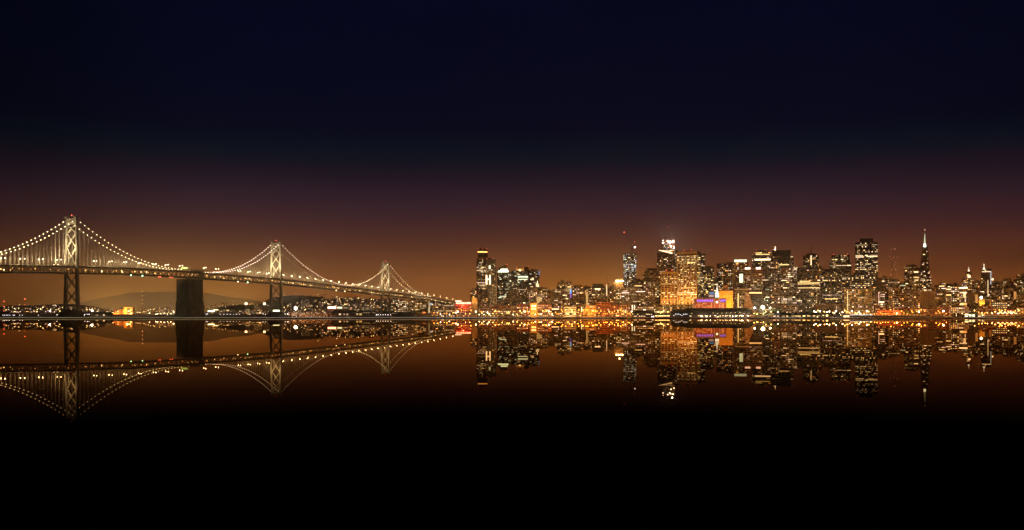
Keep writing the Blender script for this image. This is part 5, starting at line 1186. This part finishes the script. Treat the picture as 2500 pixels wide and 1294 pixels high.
t_ = thing('dome_building', 'low dark round dome on the left shore', 'dome', P(374, HZ, 3650) * Vector((1, 1, 0)) + Vector((0, 0, 3))); m_ = MB(); m_.lathe((0, 0, 0), [(10, 0), (10, 10), (9, 17), (6, 22), (2, 25), (.5, 26)], 16); m_.build('dome', wall('brown'), t_)
# masts with red lights
def lattice(px, r0, r1, Y, label, lights, w_=1.4, name='radio_mast'):
    t_ = thing(name, label, 'radio mast', P(px, r0, Y)); h = (r0 - r1) * Y / F; m_ = MB()
    for a_ in ((-w_, -w_), (w_, -w_), (0, w_)): m_.bar((a_[0], a_[1], 0), (a_[0] * .3, a_[1] * .3, h), .25, 4)
    n = int(h / 8)
    for i in range(n): m_.bar((-w_ * .8, -w_ * .8, h * i / n), (w_ * .8, -w_ * .8, h * (i + 1) / n), .15, 4)
    m_.build('lattice', darksteel, t_)
    for rr, rad, mm in lights: mb = MB(); mb.ball((0, 0, 0), rad); mb.build('beacon', mm, t_, (0, -1, (r0 - rr) * Y / F))
lattice(10, 768, 735, 3900, 'mast with two red beacons at the far left edge', [(736, 1.9, red_b), (748, 1.7, red_b), (759, 1.6, red_b)])
lattice(61, 765, 729, 3900, 'tall mast with a bright red beacon left of the first bridge tower', [(730, 2.2, red_b), (743, 1.3, red_b)])
lattice(348, 760, 708, 8800, 'thin mast strung with four red beacons on the hazy mountain', [(711.5, 3.8, glow('beacon_amber', (1, .45, .2), 7)), (722, 3, glow('beacon_amber', (1, .45, .2), 7)), (732, 3, glow('beacon_amber', (1, .45, .2), 7)), (741.5, 3.4, glow('beacon_amber', (1, .45, .2), 7))], 2)
lattice(186, 765, 733, 3900, 'mast with red beacons seen through the legs of the first bridge tower', [(733, 1.4, red_b), (740, 1.2, red_b)])
# broadcast mast with three legs
Yb = 6500; kb = Yb / F
t_ = thing('broadcast_tower', 'three legged red and white broadcast mast with a wide crossbar, hazy behind the skyline', 'broadcast mast', P(2181, 700, Yb)); hb = lambda r_: (700 - r_) * kb
bm = mat('mast_red', (.30, .10, .06), .6, 0, 0); m_ = MB()
wr = [(700, 5.8), (682, 5.4), (658, 4.4), (640, 3.5), (627, 4.4), (612, 4.7)]
for s_, yy in ((-1, 0), (1, 0), (.0, 14)):
    for (ra, wa), (rb, wb) in zip(wr, wr[1:]): m_.bar((s_ * wa * kb, yy, hb(ra)), (s_ * wb * kb, yy, hb(rb)), 1.5 if s_ else 1.2, 5)
    m_.bar((s_ * 4.7 * kb, yy, hb(612)), (s_ * 4.7 * kb, yy, hb(606.5)), .7, 5)
m_.build('legs', bm, t_); m_ = MB()
for rr, ww in ((626.5, 9.3), (640, 3.6), (658, 4.5), (646, 3.8), (671, 5.0)): m_.bar((-ww * kb, 0, hb(rr)), (ww * kb, 0, hb(rr)), 1.3 if rr < 630 else 1.0, 5)
m_.bar((-4.4 * kb, 0, hb(658)), (3.6 * kb, 0, hb(640)), .7, 4); m_.bar((4.4 * kb, 0, hb(658)), (-3.6 * kb, 0, hb(640)), .7, 4)
m_.bar((-5.0 * kb, 0, hb(671)), (4.4 * kb, 0, hb(658)), .7, 4); m_.bar((5 * kb, 0, hb(671)), (-4.4 * kb, 0, hb(658)), .7, 4)
m_.build('crossbars', bm, t_)
for px, rr in ((2176.5, 608), (2183, 608), (2186, 608), (2172, 627), (2190, 627), (2181, 629), (2182, 645), (2177, 658.5), (2186, 658.5), (2175, 671), (2187, 671), (2176, 634), (2176.5, 682), (2186, 640)):
    mb = MB(); mb.ball((0, 0, 0), 1.6); mb.build('beacon', glow('beacon_pale', (1, .45, .25), 3), t_, ((px - 2181) * kb, -4, hb(rr)))
# --- lone lamp masts on the quay
for px, r0, r1, lb in ((2042.5, 762, 748, 'slim pale lit pole above the dark bulky ferry'), (2131.5, 770, 748, 'slim pale lit pole left of the orange glowing shed'), (1943, 760, 750, 'small white lit mast head over the striped pier roofs')):
    t_ = thing('light_pole', lb, 'light pole', P(px, r0, 2180)); m_ = MB(); m_.bar((0, 0, 0), (0, 0, (r0 - r1) * .96), .5, 6, r2=.35); m_.build('pole', mat('pale_paint', (.6, .5, .45), .5, 0, 0), t_); m_ = MB(); m_.lathe((0, 0, 0), [(.5, -5), (.7, -2), (1.0, 0), (.3, 1)], 8); m_.build('lamp_head', wmat('p', 0), t_, (0, 0, (r0 - r1) * .96))
# --- long pier on piles, left, and low dark quays
def quay(px0, px1, top, Y, label, mm=None, side=20, name='quay', piles=False):
    t_ = thing(name, label, 'pier', ((px0 - 1250) * Y / F, Y, 0)); W = (px1 - px0) * Y / F; H = Hz(top, Y); m_ = MB()
    if piles: m_.box(0, W, 0, side, H - 1.6, H)
    else: m_.box(0, W, 0, side, -3, H)
    m_.build('deck', mm or wall('dark'), t_)
    if piles:
        n = int(W / 9.6); 
        for i in range(n + 1): m_ = MB(); m_.box(-.9, .9, 0, 1.8, -2, H - 1.6); m_.build('pile', mat('pile_wood', (.30, .17, .10), .9, 0, .2, .2), t_, (W * i / n * .985 + .9, .2, 0))
    return t_, W, H
t_, W, H = quay(705, 808, 763, 2750, 'long pier standing on rows of wooden piles between the second and third bridge towers', piles=True, name='piled_pier'); 
for i in range(8): lamp('POINT', 9000, (1, .5, .25), t_, (W * (.06 + .125 * i), -14, 3.5), .5)
quay(-40, 208, 765.5, 3300, 'long dark quay along the left shore behind the first bridge tower')
quay(208, 262, 764, 3320, 'dark quay with a low hip roofed boathouse right of the first bridge tower')
quay(262, 432, 767, 3340, 'low quay in front of the blazing dry dock')
quay(428, 590, 766, 3250, 'dark quay around the foot of the concrete anchorage')
quay(590, 706, 767, 3100, 'dark quay behind the second bridge tower')
shed(228, 268, 761.5, 3280, 'low hip roofed dark boathouse with small lit windows left of the dry dock', lamps=[(.15, .3, .35, .5, 'w', 0), (.6, .7, .35, .55, 'w', 1)])
shed(806, 872, 757, 2760, 'dark curved boathouse with three white lamps left of the pale walled shed', lamps=[(.33, .40, .36, .52, 'w', 2), (.5, .55, .36, .5, 'w', 1), (.6, .67, .36, .52, 'w', 1)])
shed(870, 920, 758, 2740, 'long dark pier shed with a pale lit gable left of the third bridge tower', lamps=[(.0, .3, .3, .6, 'y', 0), (.32, .95, .64, .70, 'w', 0)])
shed(922, 1012, 760.5, 2700, 'low dark pier shed with a thin white light line right of the third bridge tower', lamps=[(.02, .3, .62, .70, 'w', 0), (.32, .58, .62, .70, 'w', 0)], hip=False)
shed(1012, 1072, 764.5, 2600, 'low brown shed roof glowing orange at its right end', mm=wall('brown'), lamps=[(.7, .98, .5, .6, 'o', 1)])
shed(885, 905, 753, 2900, 'small white roofed pavilion behind the long pier shed', mm=mat('white_roof', (.7, .68, .62), .6, 0, .1), name='pavilion')
# --- dock lamps: rows of small white lamps near the water
dk = make_post(head_w, .62, 5, 0, None, 'dock_lamp', 'small white lamp on a short post at the water edge', 'white dock lamps along the left shore', 'dock lamp')
usedp.discard('d'); protos['d'] = dk
def drow(xs, row, Y, kind='d'):
    for px in xs:
        o = put(kind, px, 0, Y=Y); o.location.z = Hz(row, Y) - 6
drow([7, 11.5, 15.5, 19.5, 24, 32, 36, 48.5, 54.5, 94], 769, 3100); drow([139, 166, 172, 180, 188.5, 198, 207], 767.8, 2500)
drow([213, 217.5], 767, 2500); drow([430, 437, 452, 459, 463] + [475 + 4.1 * i for i in range(8)], 766.6, 2700); drow([507], 766, 2700)
drow([538, 546.5, 554.5, 562, 570, 577.5, 585, 610], 766.8, 2900); drow([642, 648.5, 655, 661.5, 676.5, 683, 690, 696, 702, 705], 766.4, 2600)
drow([919, 923, 929, 935, 941, 947, 954], 768, 2500); drow([365, 381, 385, 393, 401, 409, 417, 424], 766.5, 3200, 'w')
# --- added dark float with a glowing strip, imitating a boat's long exposure light trail
t_ = thing('breakwater', 'added low dark float with a thin glowing strip imitating a boat light trail across the whole water', 'breakwater', (0, 1345, 0))
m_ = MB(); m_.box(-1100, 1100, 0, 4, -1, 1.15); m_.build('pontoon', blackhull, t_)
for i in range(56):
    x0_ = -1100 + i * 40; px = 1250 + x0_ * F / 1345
    if px < 560: mm = glow('trail_cream', (1, .84, .48), .32); z_ = 1.5
    elif px < 1150: mm = glow('trail_pink', (1, .78, .60), .34)
    else: mm = (glow('trail_red', (.9, .30, .18), .16), glow('trail_rose', (1, .62, .48), .26), glow('trail_dim', (.7, .35, .24), .10))[(i * 7 + i // 3) % 3]
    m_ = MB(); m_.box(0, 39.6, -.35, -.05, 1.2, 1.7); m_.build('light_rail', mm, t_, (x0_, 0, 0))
# --- houses with lit windows on the far slopes
def house_mesh(k, lv, seed):
    r_ = random.Random(seed); m_ = MB(); m_.box(-5, 5, 0, 9, -6, 7); m_.hexa([(-5.5, -.5, 7), (5.5, -.5, 7), (5.5, 9.5, 7), (-5.5, 9.5, 7)], [(-5.5, 4.4, 10), (5.5, 4.4, 10), (5.5, 4.6, 10), (-5.5, 4.6, 10)])
    s_ = .9 + .5 * r_.random(); a_ = r_.uniform(-2.5, 1.5); m_.box(a_, a_ + 2 * s_, -.3, -.02, 3, 3 + 1.9 * s_, 1)
    if r_.random() < .4: m_.box(2.4, 3.6, -.3, -.02, 0, 1.6, 1)
    return m_.mesh('house', [wall('brown'), wmat(k, lv)])
HM = [house_mesh(k, lv, i) for i, (k, lv) in enumerate((('w', 2), ('w', 2), ('y', 2), ('p', 2), ('w', 3), ('o', 2), ('y', 3)))]
HS = []
def houses(n, x0, x1, prof, rbase, Y0, Y1, label, group, seed, sc=1.0, meshes=HM):
    rnd = random.Random(seed)
    for i in range(n):
        px = rnd.uniform(x0, x1)
        rt = interp(prof, px); q = rnd.random(); y = Y0 + (Y1 - Y0) * (1 - q); row = rt + (rbase - rt) * q
        mm_ = rnd.choice(meshes); cn = {'w': 'a white', 'y': 'a yellow', 'p': 'a pink', 'o': 'an orange'}[mm_.materials[1].name.split('_')[1]]
        HS.append((sc, mm_, P(px, row, y), -math.atan2(px - 1250, F), sc * y / 4000, label % cn, '%s windowed %s' % (cn.split()[1], group)))
houses(150, 8, 156, [(0, 751), (100, 749.5), (160, 744)], 764, 3700, 5200, 'small house with %s window on the slope left of the first bridge tower', 'houses on the left slope', 31)
houses(26, 167, 240, [(160, 745), (240, 755)], 764, 3800, 5200, 'small house with %s window seen around the foot of the first bridge tower', 'houses around the first tower foot', 32)
houses(26, 240, 345, [(240, 756), (345, 762)], 765, 3900, 5600, 'tiny house with %s window on the shore below the hazy mountain', 'houses below the hazy mountain', 36, .7)
houses(55, 350, 430, [(350, 757), (430, 750)], 764, 3800, 6000, 'tiny house with %s window between the dry dock and the concrete anchorage', 'houses left of the concrete anchorage', 33, .75, HM[:1] + HM[2:3] + HM[5:7])
houses(60, 500, 660, [(500, 750), (550, 742), (620, 742), (660, 748)], 752, 5000, 5600, 'tiny house with %s window on the far ridge right of the anchorage', 'houses on the far ridge', 34, .72, [HM[2], HM[5], HM[2]])
houses(45, 692, 790, [(690, 744), (740, 735), (790, 730)], 762, 3700, 4400, 'small house with %s window on the wooded slope right of the second bridge tower', 'houses on the wooded slope', 35, .8)
houses(150, 770, 1010, [(770, 732), (820, 731), (860, 729), (940, 733), (1010, 737)], 762, 3500, 4450, 'small house with %s window on the city slope beneath the long bridge span', 'houses beneath the long span', 37, .9)
houses(60, 1010, 1170, [(1010, 738), (1100, 736), (1170, 738)], 750, 3300, 4400, 'small house with %s window on the slope beyond the approach span', 'houses beyond the approach span', 38, .8)
houses(50, 2270, 2500, [(2270, 725), (2330, 703), (2500, 702)], 740, 3600, 4800, 'small house with %s window on the far slope behind the right hand towers', 'houses on the far right slope', 39, .8)
HS.sort(key=lambda h: -h[0]); rest = MB(); rm_ = []
for i, (sc, me, loc, rz, s_, label, group) in enumerate(HS):
    if i < 300:
        o = link('house', me, None, loc, rz, (s_, s_, s_)); tag(o, label, 'house', group)
    else:
        M_ = Matrix.Translation(loc) @ Matrix.Rotation(rz, 4, 'Z') @ Matrix.Scale(s_, 4); k = len(rest.v)
        for m in me.materials:
            if m not in rm_: rm_.append(m)
        rest.v += [tuple(M_ @ v.co) for v in me.vertices]
        for p_ in me.polygons: rest.f.append(tuple(k + i_ for i_ in p_.vertices)); rest.mi.append(rm_.index(me.materials[p_.material_index]))
o = rest.build('distant_houses', rm_); o['kind'] = 'stuff'
# ------------------------------------------------------------------ damp night air
hz = MB(); hz.box(-24000, 24000, -600, 28500, -3.5, 700)
hv = bpy.data.materials.new('night_haze'); hv.use_nodes = True; t = hv.node_tree; t.nodes.clear()
pv = t.nodes.new('ShaderNodeVolumePrincipled'); pv.inputs['Color'].default_value = (.97, .90, .78, 1); pv.inputs['Density'].default_value = 4.2e-5
pv.inputs['Anisotropy'].default_value = .965
ov = t.nodes.new('ShaderNodeOutputMaterial'); t.links.new(pv.outputs[0], ov.inputs['Volume'])
o = hz.build('haze', hv); o['kind'] = 'stuff'
